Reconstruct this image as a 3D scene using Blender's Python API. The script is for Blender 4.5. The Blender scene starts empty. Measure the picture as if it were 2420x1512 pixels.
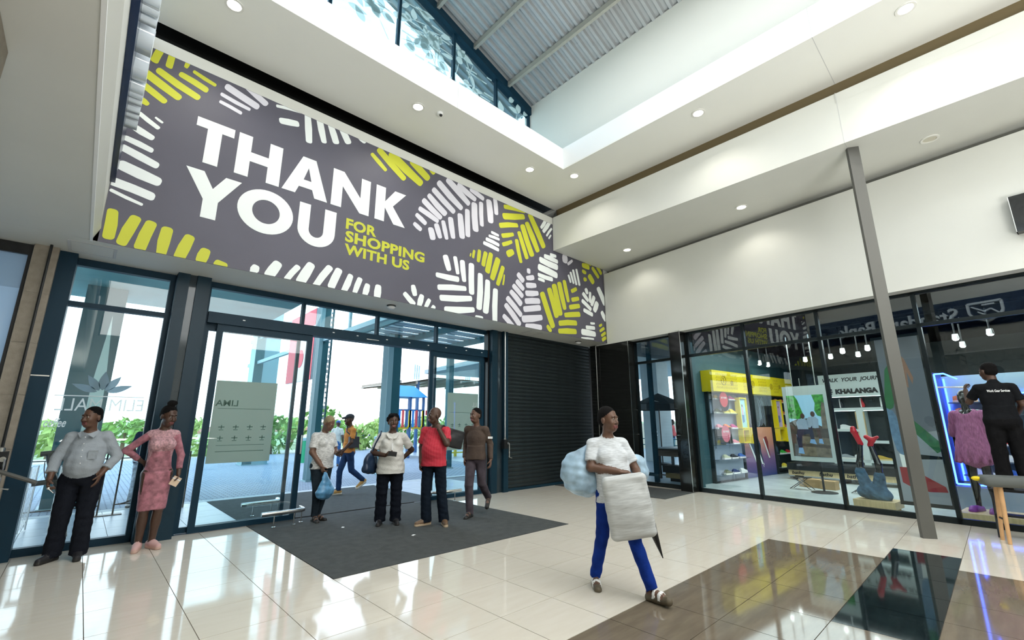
import bpy, bmesh, math, random
import numpy as np
from mathutils import Matrix, Vector

SC = bpy.context.scene
COL = SC.collection
PI = math.pi
# ------------------------------------------------------------------ camera
CAMH = 1.482
_yaw, _pitch, _roll = 0.7546, 0.2286, -0.0029
_fw = Vector((math.sin(_yaw)*math.cos(_pitch), math.cos(_yaw)*math.cos(_pitch), math.sin(_pitch)))
_rt = Vector((math.cos(_yaw), -math.sin(_yaw), 0)); _up = _rt.cross(_fw)
_r2 = math.cos(_roll)*_rt + math.sin(_roll)*_up; _u2 = -math.sin(_roll)*_rt + math.cos(_roll)*_up
cam = bpy.data.objects.new('camera', bpy.data.cameras.new('camera')); COL.objects.link(cam)
cam.data.sensor_fit = 'HORIZONTAL'; cam.data.sensor_width = 36.0; cam.data.lens = 1056.2249*36/2420
cam.data.clip_start = 0.05; cam.data.clip_end = 600
cam.matrix_world = Matrix(((_r2.x, _u2.x, -_fw.x, 0), (_r2.y, _u2.y, -_fw.y, 0), (_r2.z, _u2.z, -_fw.z, CAMH), (0, 0, 0, 1)))
SC.camera = cam
def project(P):
    d = Vector(P)-Vector((0, 0, CAMH)); w = d.dot(_fw)
    if w < 0.05: return None
    return 1210+1056.2249*d.dot(_r2)/w, 756-1056.2249*d.dot(_u2)/w
# ------------------------------------------------------------------ world, light, exposure
W = bpy.data.worlds.new('sky'); SC.world = W; W.use_nodes = True
_n = W.node_tree.nodes; _l = W.node_tree.links
_bg = _n['Background']; _tc = _n.new('ShaderNodeTexCoord'); _sx = _n.new('ShaderNodeSeparateXYZ'); _cr = _n.new('ShaderNodeValToRGB')
_l.new(_tc.outputs['Generated'], _sx.inputs[0]); _l.new(_sx.outputs['Z'], _cr.inputs[0]); _l.new(_cr.outputs[0], _bg.inputs[0])
_cr.color_ramp.elements[0].position = 0.0; _cr.color_ramp.elements[0].color = (0.93, 0.97, 1.0, 1)
_cr.color_ramp.elements[1].position = 0.6; _cr.color_ramp.elements[1].color = (0.55, 0.77, 1.0, 1)
_bg.inputs[1].default_value = 3.4
SC.view_settings.view_transform = 'Standard'; SC.view_settings.look = 'None'
SC.view_settings.exposure = 0.0; SC.view_settings.gamma = 1.0; SC.view_settings.use_curve_mapping = False
cy = SC.cycles
cy.max_bounces = 6; cy.diffuse_bounces = 4; cy.glossy_bounces = 3; cy.transmission_bounces = 2; cy.transparent_max_bounces = 16
cy.use_adaptive_sampling = True; cy.adaptive_threshold = .06; cy.adaptive_min_samples = 12
cy.sample_clamp_indirect = 6.0; cy.caustics_reflective = False; cy.caustics_refractive = False; cy.use_denoising = True
def area_light(name, loc, rot, sx, sy, power, color=(1, 1, 1)):
    L = bpy.data.lights.new(name, 'AREA'); L.shape = 'RECTANGLE'; L.size = sx; L.size_y = sy; L.energy = power; L.color = color
    o = bpy.data.objects.new(name, L); COL.objects.link(o); o.location = loc; o.rotation_euler = rot
    return o
# fill lamps added to brighten the hall; none is a known source
area_light('roof_daylight', (3.7, 0.0, 9.5), (0, 0, 0), 5.0, 10.0, 360, (0.93, 0.97, 1.0))  # added fill for the void walls; the roof sheets are opaque
area_light('roof_light_daylight', (3.4, -1.6, 7.6), (0, 0, 0), 4.6, 7.6, 200, (1.0, 0.99, 0.96))  # added fill over the hall floor, unseen inside the void
area_light('hall_luminaire', (4.0, -7.0, 6.4), (math.radians(40), 0, 0), 8.0, 4.0, 300, (1.0, 0.99, 0.96))  # added fill from behind the camera, tilted towards the doors
area_light('hall_uplighter', (1.6, -4.2, 1.0), (PI, 0, 0), 4.0, 3.0, 860, (1.0, 0.99, 0.95))  # added upward fill that brightens the ceiling
# ------------------------------------------------------------------ helpers
MATS = {}
def mat(name, col=(.8, .8, .8), rough=.5, metal=0.0, noise=0.0, nscale=20.0, bump=0.0, bscale=60.0, emit=0.0, coat=0.0, spec=.5, stretch=None):
    if name in MATS: return MATS[name]
    m = bpy.data.materials.new(name); m.use_nodes = True; MATS[name] = m
    nt = m.node_tree; N = nt.nodes; L = nt.links; b = N['Principled BSDF']
    b.inputs['Base Color'].default_value = (*col, 1); b.inputs['Roughness'].default_value = rough; b.inputs['Metallic'].default_value = metal
    b.inputs['Specular IOR Level'].default_value = spec
    if coat: b.inputs['Coat Weight'].default_value = coat; b.inputs['Coat Roughness'].default_value = .03
    if emit: b.inputs['Emission Color'].default_value = (*col, 1); b.inputs['Emission Strength'].default_value = emit
    if noise or bump:
        tc = N.new('ShaderNodeTexCoord'); vec = tc.outputs['Object']
        if stretch:
            mp = N.new('ShaderNodeMapping'); mp.inputs['Scale'].default_value = stretch; L.new(vec, mp.inputs[0]); vec = mp.outputs[0]
    if noise:
        nz = N.new('ShaderNodeTexNoise'); nz.inputs['Scale'].default_value = nscale; nz.inputs['Detail'].default_value = 5; L.new(vec, nz.inputs[0])
        r = N.new('ShaderNodeValToRGB'); L.new(nz.outputs['Fac'], r.inputs[0])
        r.color_ramp.elements[0].position = .3; r.color_ramp.elements[1].position = .7
        r.color_ramp.elements[0].color = (*[max(0, c*(1-noise)) for c in col], 1); r.color_ramp.elements[1].color = (*[min(1, c*(1+noise)) for c in col], 1)
        L.new(r.outputs[0], b.inputs['Base Color'])
    if bump:
        nb = N.new('ShaderNodeTexNoise'); nb.inputs['Scale'].default_value = bscale; nb.inputs['Detail'].default_value = 4; L.new(vec, nb.inputs[0])
        bp = N.new('ShaderNodeBump'); bp.inputs['Strength'].default_value = bump; bp.inputs['Distance'].default_value = .02; L.new(nb.outputs['Fac'], bp.inputs['Height']); L.new(bp.outputs[0], b.inputs['Normal'])
    return m
def glass(name, tint=(.93, .97, .97), f0=.05, rough=0.0, alpha=0.0, acol=(1, 1, 1), refl=(1, 1, 1)):
    if name in MATS: return MATS[name]
    m = bpy.data.materials.new(name); m.use_nodes = True; MATS[name] = m
    N = m.node_tree.nodes; L = m.node_tree.links; N.remove(N['Principled BSDF']); out = N['Material Output']
    t = N.new('ShaderNodeBsdfTransparent'); t.inputs[0].default_value = (*tint, 1)
    g = N.new('ShaderNodeBsdfGlossy'); g.inputs['Roughness'].default_value = rough; g.inputs['Color'].default_value = (*refl, 1)
    ge = N.new('ShaderNodeNewGeometry'); dp = N.new('ShaderNodeVectorMath'); dp.operation = 'DOT_PRODUCT'
    L.new(ge.outputs['Incoming'], dp.inputs[0]); L.new(ge.outputs['Normal'], dp.inputs[1])
    def math_(op, a, b=None):
        x = N.new('ShaderNodeMath'); x.operation = op
        for i, q in enumerate((a, b)):
            if q is None: continue
            if isinstance(q, (int, float)): x.inputs[i].default_value = q
            else: L.new(q, x.inputs[i])
        return x.outputs[0]
    c = math_('ABSOLUTE', dp.outputs['Value']); c = math_('SUBTRACT', 1.0, c); c = math_('POWER', c, 5.0)
    c = math_('MULTIPLY', c, 1-f0); c = math_('ADD', c, f0)
    base = t.outputs[0]
    if alpha:
        d = N.new('ShaderNodeBsdfDiffuse'); d.inputs[0].default_value = (*acol, 1); tl = N.new('ShaderNodeBsdfTranslucent'); tl.inputs[0].default_value = (*acol, 1)
        ad = N.new('ShaderNodeMixShader'); L.new(d.outputs[0], ad.inputs[1]); L.new(tl.outputs[0], ad.inputs[2])
        mx0 = N.new('ShaderNodeMixShader'); mx0.inputs[0].default_value = alpha; L.new(base, mx0.inputs[1]); L.new(ad.outputs[0], mx0.inputs[2]); base = mx0.outputs[0]
    mx = N.new('ShaderNodeMixShader'); L.new(c, mx.inputs[0]); L.new(base, mx.inputs[1]); L.new(g.outputs[0], mx.inputs[2])
    L.new(mx.outputs[0], out.inputs['Surface'])
    return m
class MB:
    def __init__(s, M=None): s.v = []; s.f = []; s.m = []; s.M = M
    def add(s, vs, fs, mi=0):
        o = len(s.v); s.v += [tuple(s.M @ Vector(p)) for p in vs] if s.M else [tuple(p) for p in vs]
        s.f += [tuple(o+i for i in f) for f in fs]; s.m += [mi]*len(fs); return s
    def box(s, x0, y0, z0, x1, y1, z1, mi=0):
        return s.add([(x0, y0, z0), (x1, y0, z0), (x1, y1, z0), (x0, y1, z0), (x0, y0, z1), (x1, y0, z1), (x1, y1, z1), (x0, y1, z1)],
                     [(0, 3, 2, 1), (4, 5, 6, 7), (0, 1, 5, 4), (1, 2, 6, 5), (2, 3, 7, 6), (3, 0, 4, 7)], mi)
    def poly(s, pts, mi=0): return s.add(pts, [tuple(range(len(pts)))], mi)
    def prism(s, pts, ax, lo, hi, mi=0):
        # pts 2-D outline; ax = axis extruded along; remaining axes in order
        n = len(pts)
        def P(a, b, c): return (c, a, b) if ax == 0 else (a, c, b) if ax == 1 else (a, b, c)
        vs = [P(a, b, lo) for a, b in pts]+[P(a, b, hi) for a, b in pts]
        return s.add(vs, [tuple(range(n))[::-1], tuple(range(n, 2*n))]+[(i, (i+1) % n, n+(i+1) % n, n+i) for i in range(n)], mi)
    def cone(s, p0, p1, r0, r1=None, n=10, mi=0, caps=True):
        r1 = r0 if r1 is None else r1; a = Vector(p0); b = Vector(p1); d = (b-a).normalized()
        u = d.cross(Vector((0, 0, 1)) if abs(d.z) < .9 else Vector((1, 0, 0))).normalized(); w = d.cross(u)
        vs = []
        for c, r in ((a, r0), (b, r1)):
            vs += [tuple(c+r*(math.cos(2*PI*i/n)*u+math.sin(2*PI*i/n)*w)) for i in range(n)]
        fs = [(i, (i+1) % n, n+(i+1) % n, n+i) for i in range(n)]
        if caps: fs += [tuple(range(n))[::-1], tuple(range(n, 2*n))]
        return s.add(vs, fs, mi)
    def tube(s, pts, r, n=8, mi=0, close=False):
        P = [Vector(p) for p in pts]; vs = []; fs = []; k = len(P); u = None
        for i, c in enumerate(P):
            d = ((P[(i+1) % k]-P[i-1]) if close or 0 < i < k-1 else (P[1]-P[0] if i == 0 else P[-1]-P[-2])).normalized()
            if u is None: u = d.cross(Vector((0, 0, 1)) if abs(d.z) < .9 else Vector((1, 0, 0))).normalized()
            else: u = (u-d*u.dot(d)).normalized()
            w = d.cross(u); rr = r[i] if isinstance(r, (list, tuple)) else r
            vs += [tuple(c+rr*(math.cos(2*PI*j/n)*u+math.sin(2*PI*j/n)*w)) for j in range(n)]
        for i in range(k if close else k-1):
            a = i*n; b = ((i+1) % k)*n
            fs += [(a+j, a+(j+1) % n, b+(j+1) % n, b+j) for j in range(n)]
        if not close: fs += [tuple(range(n))[::-1], tuple(range((k-1)*n, k*n))]
        return s.add(vs, fs, mi)
    def lathe(s, prof, c=(0, 0, 0), n=16, mi=0, caps=True):
        vs = []; fs = []
        for r, z in prof: vs += [(c[0]+r*math.cos(2*PI*j/n), c[1]+r*math.sin(2*PI*j/n), c[2]+z) for j in range(n)]
        for i in range(len(prof)-1): fs += [(i*n+j, i*n+(j+1) % n, (i+1)*n+(j+1) % n, (i+1)*n+j) for j in range(n)]
        if caps: fs += [tuple(range(n))[::-1], tuple(range((len(prof)-1)*n, len(prof)*n))]
        return s.add(vs, fs, mi)
    def ball(s, c, rx, ry=None, rz=None, nu=10, nv=7, mi=0):
        ry = rx if ry is None else ry; rz = rx if rz is None else rz; vs = []; fs = []
        vs.append((c[0], c[1], c[2]-rz))
        for i in range(1, nv):
            t = -PI/2+PI*i/nv
            vs += [(c[0]+rx*math.cos(t)*math.cos(2*PI*j/nu), c[1]+ry*math.cos(t)*math.sin(2*PI*j/nu), c[2]+rz*math.sin(t)) for j in range(nu)]
        vs.append((c[0], c[1], c[2]+rz)); L = len(vs)-1
        fs += [(0, 1+(j+1) % nu, 1+j) for j in range(nu)]
        for i in range(nv-2): fs += [(1+i*nu+j, 1+i*nu+(j+1) % nu, 1+(i+1)*nu+(j+1) % nu, 1+(i+1)*nu+j) for j in range(nu)]
        fs += [(L, 1+(nv-2)*nu+j, 1+(nv-2)*nu+(j+1) % nu) for j in range(nu)]
        return s.add(vs, fs, mi)
    def mesh(s, name, mats, smooth=False):
        me = bpy.data.meshes.new(name); me.from_pydata(s.v, [], s.f); me.update()
        for m in (mats if isinstance(mats, (list, tuple)) else [mats]): me.materials.append(m)
        me.polygons.foreach_set('material_index', s.m)
        bm = bmesh.new(); bm.from_mesh(me); bmesh.ops.recalc_face_normals(bm, faces=bm.faces); bm.to_mesh(me); bm.free()
        if smooth:
            me.polygons.foreach_set('use_smooth', [True]*len(me.polygons)); me.update()
            try: me.set_sharp_from_angle(angle=math.radians(40))
            except Exception: pass
        return me
    def build(s, name, mats, parent=None, smooth=False):
        return link(name, s.mesh(name, mats, smooth), parent)
def link(name, data, parent=None):
    o = bpy.data.objects.new(name, data); COL.objects.link(o)
    if parent: o.parent = parent
    return o
def tag(o, label, cat, group=None):
    o['label'] = label; o['category'] = cat
    if group: o['group'] = group
    return o
def thing(name, label, cat, group=None, loc=(0, 0, 0), rz=0.0):
    o = bpy.data.objects.new(name, None); COL.objects.link(o); o.location = loc; o.rotation_euler = (0, 0, rz); o.empty_display_size = .1
    return tag(o, label, cat, group)
def struct(o, label=None, cat=None):
    o['kind'] = 'structure'
    if label: o['label'] = label; o['category'] = cat or o.name.split('_')[0]
    return o
def sroot(name, label=None, cat=None):
    o = bpy.data.objects.new(name, None); COL.objects.link(o); return struct(o, label, cat)
def text_mesh(body, size, bold=0.0, depth=0.0, spacing=1.0, shear=0.0, align='LEFT'):
    c = bpy.data.curves.new('t', 'FONT'); c.body = body; c.size = size; c.offset = bold; c.extrude = depth; c.space_character = spacing; c.shear = shear; c.align_x = align; c.resolution_u = 3
    o = bpy.data.objects.new('t', c); COL.objects.link(o); bpy.context.view_layer.update()
    me = bpy.data.meshes.new_from_object(o.evaluated_get(bpy.context.evaluated_depsgraph_get()))
    bpy.data.objects.remove(o); bpy.data.curves.remove(c)
    return me
def text(name, body, size, M, material, parent, bold=0.0, depth=.001, width=None, height=None, **kw):
    me = text_mesh(body, size, bold, depth, **kw); me.name = name
    co = np.empty(len(me.vertices)*3); me.vertices.foreach_get('co', co); co = co.reshape(-1, 3)
    lo = co.min(0); hi = co.max(0); co[:, :2] -= lo[:2]
    if width: co[:, 0] *= width/(hi[0]-lo[0])
    if height: co[:, 1] *= height/(hi[1]-lo[1])
    A = np.array(M); co = co@A[:3, :3].T+A[:3, 3]
    me.vertices.foreach_set('co', co.ravel()); me.update(); me.materials.clear(); me.materials.append(material)
    return link(name, me, parent)
def frame_xz(x, y, z):      # text reading along +X, up Z, facing -Y
    return Matrix(((1, 0, 0, x), (0, 0, -1, y), (0, 1, 0, z), (0, 0, 0, 1)))
def clone(o, parent=None):
    c = o.copy(); COL.objects.link(c); c.parent = parent
    for ch in [q for q in bpy.data.objects if q.parent == o]: clone(ch, c)
    return c
# shop frame: x = depth into the shop, y = along the shop front, z up (the shop wall stands 6 degrees off the grid)
_b = 0.11; _Ln = math.hypot(1, _b)
SHOP = Matrix(((1/_Ln, _b/_Ln, 0, 9.77), (-_b/_Ln, 1/_Ln, 0, 0), (0, 0, 1, 0), (0, 0, 0, 1)))
def shop(): return MB(SHOP)
# common materials
M_FRAME = mat('dark_aluminium', (.004, .030, .055), .45, 0, spec=.25)
M_FRAME2 = mat('shop_aluminium', (.006, .012, .014), .35, .3)
M_WALL = mat('cream_paint', (.67, .68, .64), .6, noise=.02, nscale=1.5)
M_CEIL = mat('ceiling_paint', (.86, .87, .83), .7, noise=.015, nscale=1.0)
M_WHITE = mat('white_paint', (.88, .90, .90), .5)
M_BROWN = mat('brown_trim', (.14, .105, .05), .6)
M_STEEL = mat('brushed_steel', (.62, .62, .6), .25, 1.0)
M_BLACK = mat('black_metal', (.008, .009, .010), .4)
M_GLASS = glass('clear_glass', (.91, .975, .98), .04)
M_TRANSOM = glass('transom_glass', (.55, .62, .65), .10)
M_SHOPGLASS = glass('shop_glass', (.93, .98, .98), .032)

# ================================================================== FLOOR
def tile_mat(name, col, vein, rough):
    m = mat(name, col, rough, spec=.65); N = m.node_tree.nodes; L = m.node_tree.links; b = N['Principled BSDF']
    tc = N.new('ShaderNodeTexCoord'); oi = N.new('ShaderNodeObjectInfo'); ad = N.new('ShaderNodeVectorMath'); ad.operation = 'ADD'
    L.new(tc.outputs['Object'], ad.inputs[0]); L.new(oi.outputs['Location'], ad.inputs[1])
    mp = N.new('ShaderNodeMapping'); mp.inputs['Scale'].default_value = (1, 5, 1); L.new(ad.outputs[0], mp.inputs[0])
    nz = N.new('ShaderNodeTexNoise'); nz.inputs['Scale'].default_value = 3.0; nz.inputs['Detail'].default_value = 8; L.new(mp.outputs[0], nz.inputs[0])
    r = N.new('ShaderNodeValToRGB'); r.color_ramp.elements[0].position = .35; r.color_ramp.elements[1].position = .65
    r.color_ramp.elements[0].color = (*vein, 1); r.color_ramp.elements[1].color = (*col, 1)
    L.new(nz.outputs['Fac'], r.inputs[0]); L.new(r.outputs[0], b.inputs['Base Color'])
    return m
M_TILE = tile_mat('cream_porcelain', (.73, .685, .60), (.70, .65, .56), .07)
M_TBROWN = tile_mat('brown_porcelain', (.20, .165, .12), (.165, .135, .10), .06)
M_TBLACK = tile_mat('black_porcelain', (.012, .022, .024), (.008, .014, .016), .05)
M_GROUT = mat('grout', (.26, .235, .20), .85)
def ribbed(name, col, scale, axis):
    m = mat(name, col, .95); N = m.node_tree.nodes; L = m.node_tree.links; b = N['Principled BSDF']
    tc = N.new('ShaderNodeTexCoord'); w = N.new('ShaderNodeTexWave'); w.inputs['Scale'].default_value = scale; w.bands_direction = axis; w.inputs['Distortion'].default_value = .6
    nz = N.new('ShaderNodeTexNoise'); nz.inputs['Scale'].default_value = 9; nz.inputs['Detail'].default_value = 8
    L.new(tc.outputs['Object'], w.inputs[0]); L.new(tc.outputs['Object'], nz.inputs[0])
    mx = N.new('ShaderNodeMix'); mx.data_type = 'RGBA'; mx.inputs[6].default_value = (*[c*.55 for c in col], 1); mx.inputs[7].default_value = (*[c*1.4 for c in col], 1)
    L.new(nz.outputs['Fac'], mx.inputs[0]); L.new(mx.outputs[2], b.inputs['Base Color'])
    bp = N.new('ShaderNodeBump'); bp.inputs['Strength'].default_value = .8; bp.inputs['Distance'].default_value = .006; L.new(w.outputs['Fac'], bp.inputs['Height']); L.new(bp.outputs[0], b.inputs['Normal'])
    return m
M_MAT = ribbed('charcoal_mat', (.062, .068, .068), 14, 'Y')
floor = struct(MB().box(-4, -10, -.15, 10.62, 8.02, -.0125).build('floor', M_GROUT), 'polished cream tile floor with brown and black inlay', 'floor')
TX, TY, X0, Y0 = .5985, .5995, 2.042, 4.146
g = .0028
def tmesh(n, m): return MB().box(g, g, -.012, TX-g, TY-g, 0).mesh(n, m)
TM = {'c': tmesh('tile', M_TILE), 'b': tmesh('tile', M_TBROWN), 'k': tmesh('tile', M_TBLACK)}
rest = MB(); ntile = 0
for i in range(-10, 15):
    for j in range(-7, 24):
        x = X0+i*TX; y = Y0-j*TY                # the tile lies from y - TY to y
        if i >= 0 and i <= 5 and j <= -2: continue           # under the entrance mat
        if x > 10.45: continue
        ymax = 8.02
        if y-TY > ymax-.02: continue
        kind = 'c'
        if i < 8 and j >= 3: kind = 'b'
        if 4 <= i <= 8 and j == 5: kind = 'k'
        vis = False
        for cx, cyy in ((x, y), (x+TX, y), (x, y-TY), (x+TX, y-TY)):
            q = project((cx, min(cyy, ymax), 0))
            if q and -60 < q[0] < 2480 and 900 < q[1] < 1560: vis = True
        if vis and ntile < 298:
            t = link('tile', TM[kind], floor); t.location = (x, y-TY, 0); ntile += 1
            if y > ymax: t.scale = (1, (ymax-(y-TY))/TY, 1)
        else: rest.box(x+g, y-TY+g, -.012, x+TX-g, min(y, ymax)-g, 0, 1 if kind == 'b' else 2 if kind == 'k' else 0)
r = rest.build('tile_field', [M_TILE, M_TBROWN, M_TBLACK], floor); r['kind'] = 'stuff'
tag(MB().box(2.045, 4.748, -.012, 5.630, 8.02, .004).build('entrance_mat', M_MAT), 'large charcoal ribbed entrance mat inside the sliding doors', 'mat')
tag(MB().box(2.045, 8.14, -.012, 5.56, 11.0, .004).build('outdoor_mat', M_MAT), 'charcoal ribbed mat outside the sliding doors on the plaza', 'mat')
tag(MB().box(8.78, 4.86, .0005, 10.12, 7.80, .010).build('side_door_mat', M_MAT), 'dark grey mat in the corner beside the roller shutter', 'mat')

# ================================================================== WALLS, CEILING, ROOF
M_BAN = mat('banner_vinyl', (.094, .091, .121), .55, noise=.06, nscale=1.2)
struct(MB().box(-.4, 7.122, 3.65, 10.62, 7.30, 6.72).build('wall_front', M_WALL), 'cream bulkhead wall above the entrance doors', 'wall')
struct(MB().box(-4, 7.122, 3.652, 10.62, 8.35, 3.80).build('ceiling_soffit', M_WALL), 'white soffit strip over the entrance doors', 'ceiling')
struct(MB().box(-4, 8.2, 3.8, 11.2, 8.35, 7.6).build('wall_outer', M_WALL))
M_PLEN = mat('plenum_shade', (.02, .022, .02), .9); struct(MB().box(-4, 7.30, 6.5, 11.2, 8.2, 6.52).box(-4, 8.1, 6.52, 11.2, 8.2, 7.6).box(-4, 7.17, 7.5, 11.2, 8.2, 7.52).build('trim_plenum', M_PLEN))  # near-black colour stands in for shade in the slot above the wall
# right hand bulkhead
bh = struct(MB().box(8.13, -10, 5.80, 11.1, 7.098, 6.53).box(8.150, -10, 6.53, 11.1, 7.098, 6.72).build('ceiling_bulkhead', M_WALL), 'long cream bulkhead running along the shop side', 'ceiling')
MB().box(8.32, -10, 6.72, 8.36, 7.12, 7.0).build('recess_trim', M_BROWN, bh)
wr = struct(shop().box(-.27, -10, 3.65, -.03, 7.10, 5.655).build('wall_right', M_WALL), 'plain cream wall above the shop front', 'wall')
shop().box(-.05, -10, 5.655, .02, 7.10, 5.80).build('recess_trim', mat('grey_trim', (.22, .22, .20), .7), wr)
shop().box(-.27, -10, 3.62, .10, 7.5, 3.65).build('soffit_strip', M_WALL, wr)
# left hand bulkhead
lb = MB().box(-4, -10, 3.652, -.25, 7.12, 3.80).box(-.42, -10, 3.80, -.201, 7.119, 6.72)
lb.prism([(-.25, 3.653), (-.188, 3.82), (-.25, 3.82)], 1, -10, 7.119)
struct(lb.build('wall_left', M_WALL), 'cream left bulkhead with low soffit', 'wall')
MB().box(-.262, -10, 3.640, -.238, 7.12, 3.664).build('soffit_bead', M_WHITE, bpy.data.objects['wall_left'])
struct(MB().box(-4.2, -10, -.1, -4, 8.35, 7.6).build('wall_side', M_WALL))
struct(MB().box(-4.2, -10.2, -.1, 14, -10, 11.6).build('wall_back', M_WALL))
# ceiling around the void
ZC = 7.0; VX0, VX1, VY0, VY1 = .35, 6.956, -7.6, 5.72
ce = struct(MB().box(-.42, VY1, ZC, 8.34, 7.16, ZC+.03).box(VX1, -10, ZC, 8.34, VY1, ZC+.03).box(-.42, -10, ZC, VX0, VY1, ZC+.03).box(VX0, -10, ZC, VX1, VY0, ZC+.03)
            .build('ceiling', M_CEIL), 'off-white flat ceiling with recessed downlights', 'ceiling')
MB().box(-.42, VY1, ZC+.03, 8.34, 7.16, 7.52).box(VX1, -10, ZC+.03, 7.62, VY1, 7.52).box(-.42, -10, ZC+.03, VX0, VY1, 7.52).box(VX0, -10, ZC+.03, VX1, VY0, 7.52).build('void_fascia', M_WHITE, ce)
MB().box(8.34, -10, 7.0, 11.2, 8.3, 7.1).build('attic_lid', M_CEIL, ce)
XR, ZR, SL, XK = 7.36, 9.60, .366, 3.63
uw = struct(MB().box(XR, -8.2, 7.5, XR+.15, 7.3, ZR+.02).box(-.25, -8.2, 7.5, -.1, 7.3, ZR+.02).build('wall_clerestory', mat('clerestory_paint', (.74, .75, .70), .6)), 'cream clerestory wall above the ceiling void', 'wall')
struct(MB().prism([(-.25, 7.5), (XR+.15, 7.5), (XR+.15, ZR), (XK, ZR+SL*(XR-XK)+.1), (-.25, ZR)], 1, -8.35, -8.2).build('wall_gable_back', M_WALL))
M_ROOF = mat('roof_sheet', (.50, .52, .53), .32, .45)
roof = sroot('roof', 'sloping corrugated metal roof above the void', 'roof')
def corrugated(y0, y1, sgn):
    mb = MB(); ys = []; per = .19; y = y0
    while y < y1-1e-6:
        ys += [(y, 0), (y+.06, 0), (y+.085, .045), (y+.165, .045), (y+per, 0)]; y += per
    ys = [(a, h) for a, h in ys if a <= y1+1e-6]
    xa, xb = (XR+.1, XK) if sgn > 0 else (-.2, XK)
    za = ZR-.0366 if sgn > 0 else ZR-.0366; zb = ZR+SL*(XR-XK)
    vs = []
    for a, h in ys: vs += [(xa, a, za+h*1.4), (xb, a, zb+h*1.4)]
    mb.add(vs, [(2*i, 2*i+1, 2*i+3, 2*i+2) for i in range(len(ys)-1)]); return mb
for k in range(17):
    yy = -8.1+k*.95
    corrugated(yy, yy+.95, 1).build('roof_sheet', M_ROOF, roof)
corrugated(-8.1, 7.3, -1).build('roof_sheet', M_ROOF, roof)
M_PURL = mat('purlin_steel', (.45, .45, .40), .5, .3)
for xx in (6.55, 5.45, 4.4):
    z = ZR+SL*(XR-xx)
    MB().box(xx-.035, -8.1, z-.15, xx+.035, 7.15, z-.02).build('purlin', M_PURL, roof)
# gable glazing above the banner wall
M_GABLE = glass('gable_glass', (.78, .90, .91), .08)
gw = sroot('window_1', 'triangular gable window with dark frame above the ceiling void', 'window')
gx = [7.345, 6.2, 4.92, 3.53, 2.15, .85, -.08]
def rz(x): return ZR+SL*(XR-x) if x > XK else ZR+SL*(XR-XK)-SL*(XK-x)
for i, x in enumerate(gx):
    MB().box(x-.03, 7.12, 7.52, x+.03, 7.20, rz(x)-.02).build('mullion', M_FRAME, gw)
    if i < 6:
        x2 = gx[i+1]; pts = [(x2+.03, 7.55), (x-.03, 7.55), (x-.03, rz(x-.03)-.1)]
        if x2 < XK < x: pts.append((XK, rz(XK)-.1))
        pts.append((x2+.03, rz(x2+.03)-.1))
        MB().prism(pts, 1, 7.155, 7.165).build('pane', M_GABLE, gw)
MB().box(-.1, 7.12, 7.52, XR, 7.20, 7.57).build('sill', M_FRAME, gw)
for a, b in ((XK, XR), (XK, -.1)):
    MB().prism([(a, rz(a)-.24), (b, rz(b)-.24), (b, rz(b)-.02), (a, rz(a)-.02)], 1, 7.06, 7.26).build('rafter', M_FRAME, gw)
# frosted floral film on the gable panes
M_FILM = glass('frosted_film', (.9, .95, .95), .04, alpha=.62, acol=(.86, .95, .95))
random.seed(4)
fm = MB()
def leaf(mb, cx, cz, ang, L, Wd, y):
    pts = []
    for k in range(10):
        t = k/9; w = Wd*math.sin(PI*min(1, t**.8))*(1 if k < 9 else 0)
        pts.append((t*L, w))
    pts = pts+[(a, -b) for a, b in pts[-2:0:-1]]
    c, s = math.cos(ang), math.sin(ang)
    mb.prism([(cx+a*c-b*s, cz+a*s+b*c) for a, b in pts], 1, y-.002, y)
def spray(cx, cz, sx, n, zmax):
    for k in range(n):
        a = random.uniform(0, 2*PI); x = cx+random.gauss(0, sx); z = cz+random.gauss(0, .28)
        if z > zmax(x)-.35 or z < 8.95: continue
        leaf(fm, x, z, a, random.uniform(.22, .4), random.uniform(.05, .10), 7.150)
        if k % 3 == 0: leaf(fm, x, z, a+PI, random.uniform(.4, .6), .012, 7.150)
spray(4.25, 9.55, .36, 40, rz); spray(2.7, 9.9, .38, 44, rz); spray(5.5, 9.2, .3, 10, rz); spray(1.5, 9.6, .3, 20, rz); spray(6.8, 9.2, .2, 7, rz)
fm.build('floral_film', M_FILM, gw)
def stripes():
    mb = MB()
    for k in range(26):
        x = random.uniform(3.6, 6.1); z = random.uniform(9.0, rz(x)-.45); L = random.uniform(.15, .5)
        if abs(x-4.92) < .06 or x+L > 6.15 or (x < 4.92 < x+L): continue
        mb.box(x, 7.150, z, x+L, 7.1515, z+.035)
    return mb
stripes().build('striped_film', M_FILM, gw)

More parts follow.
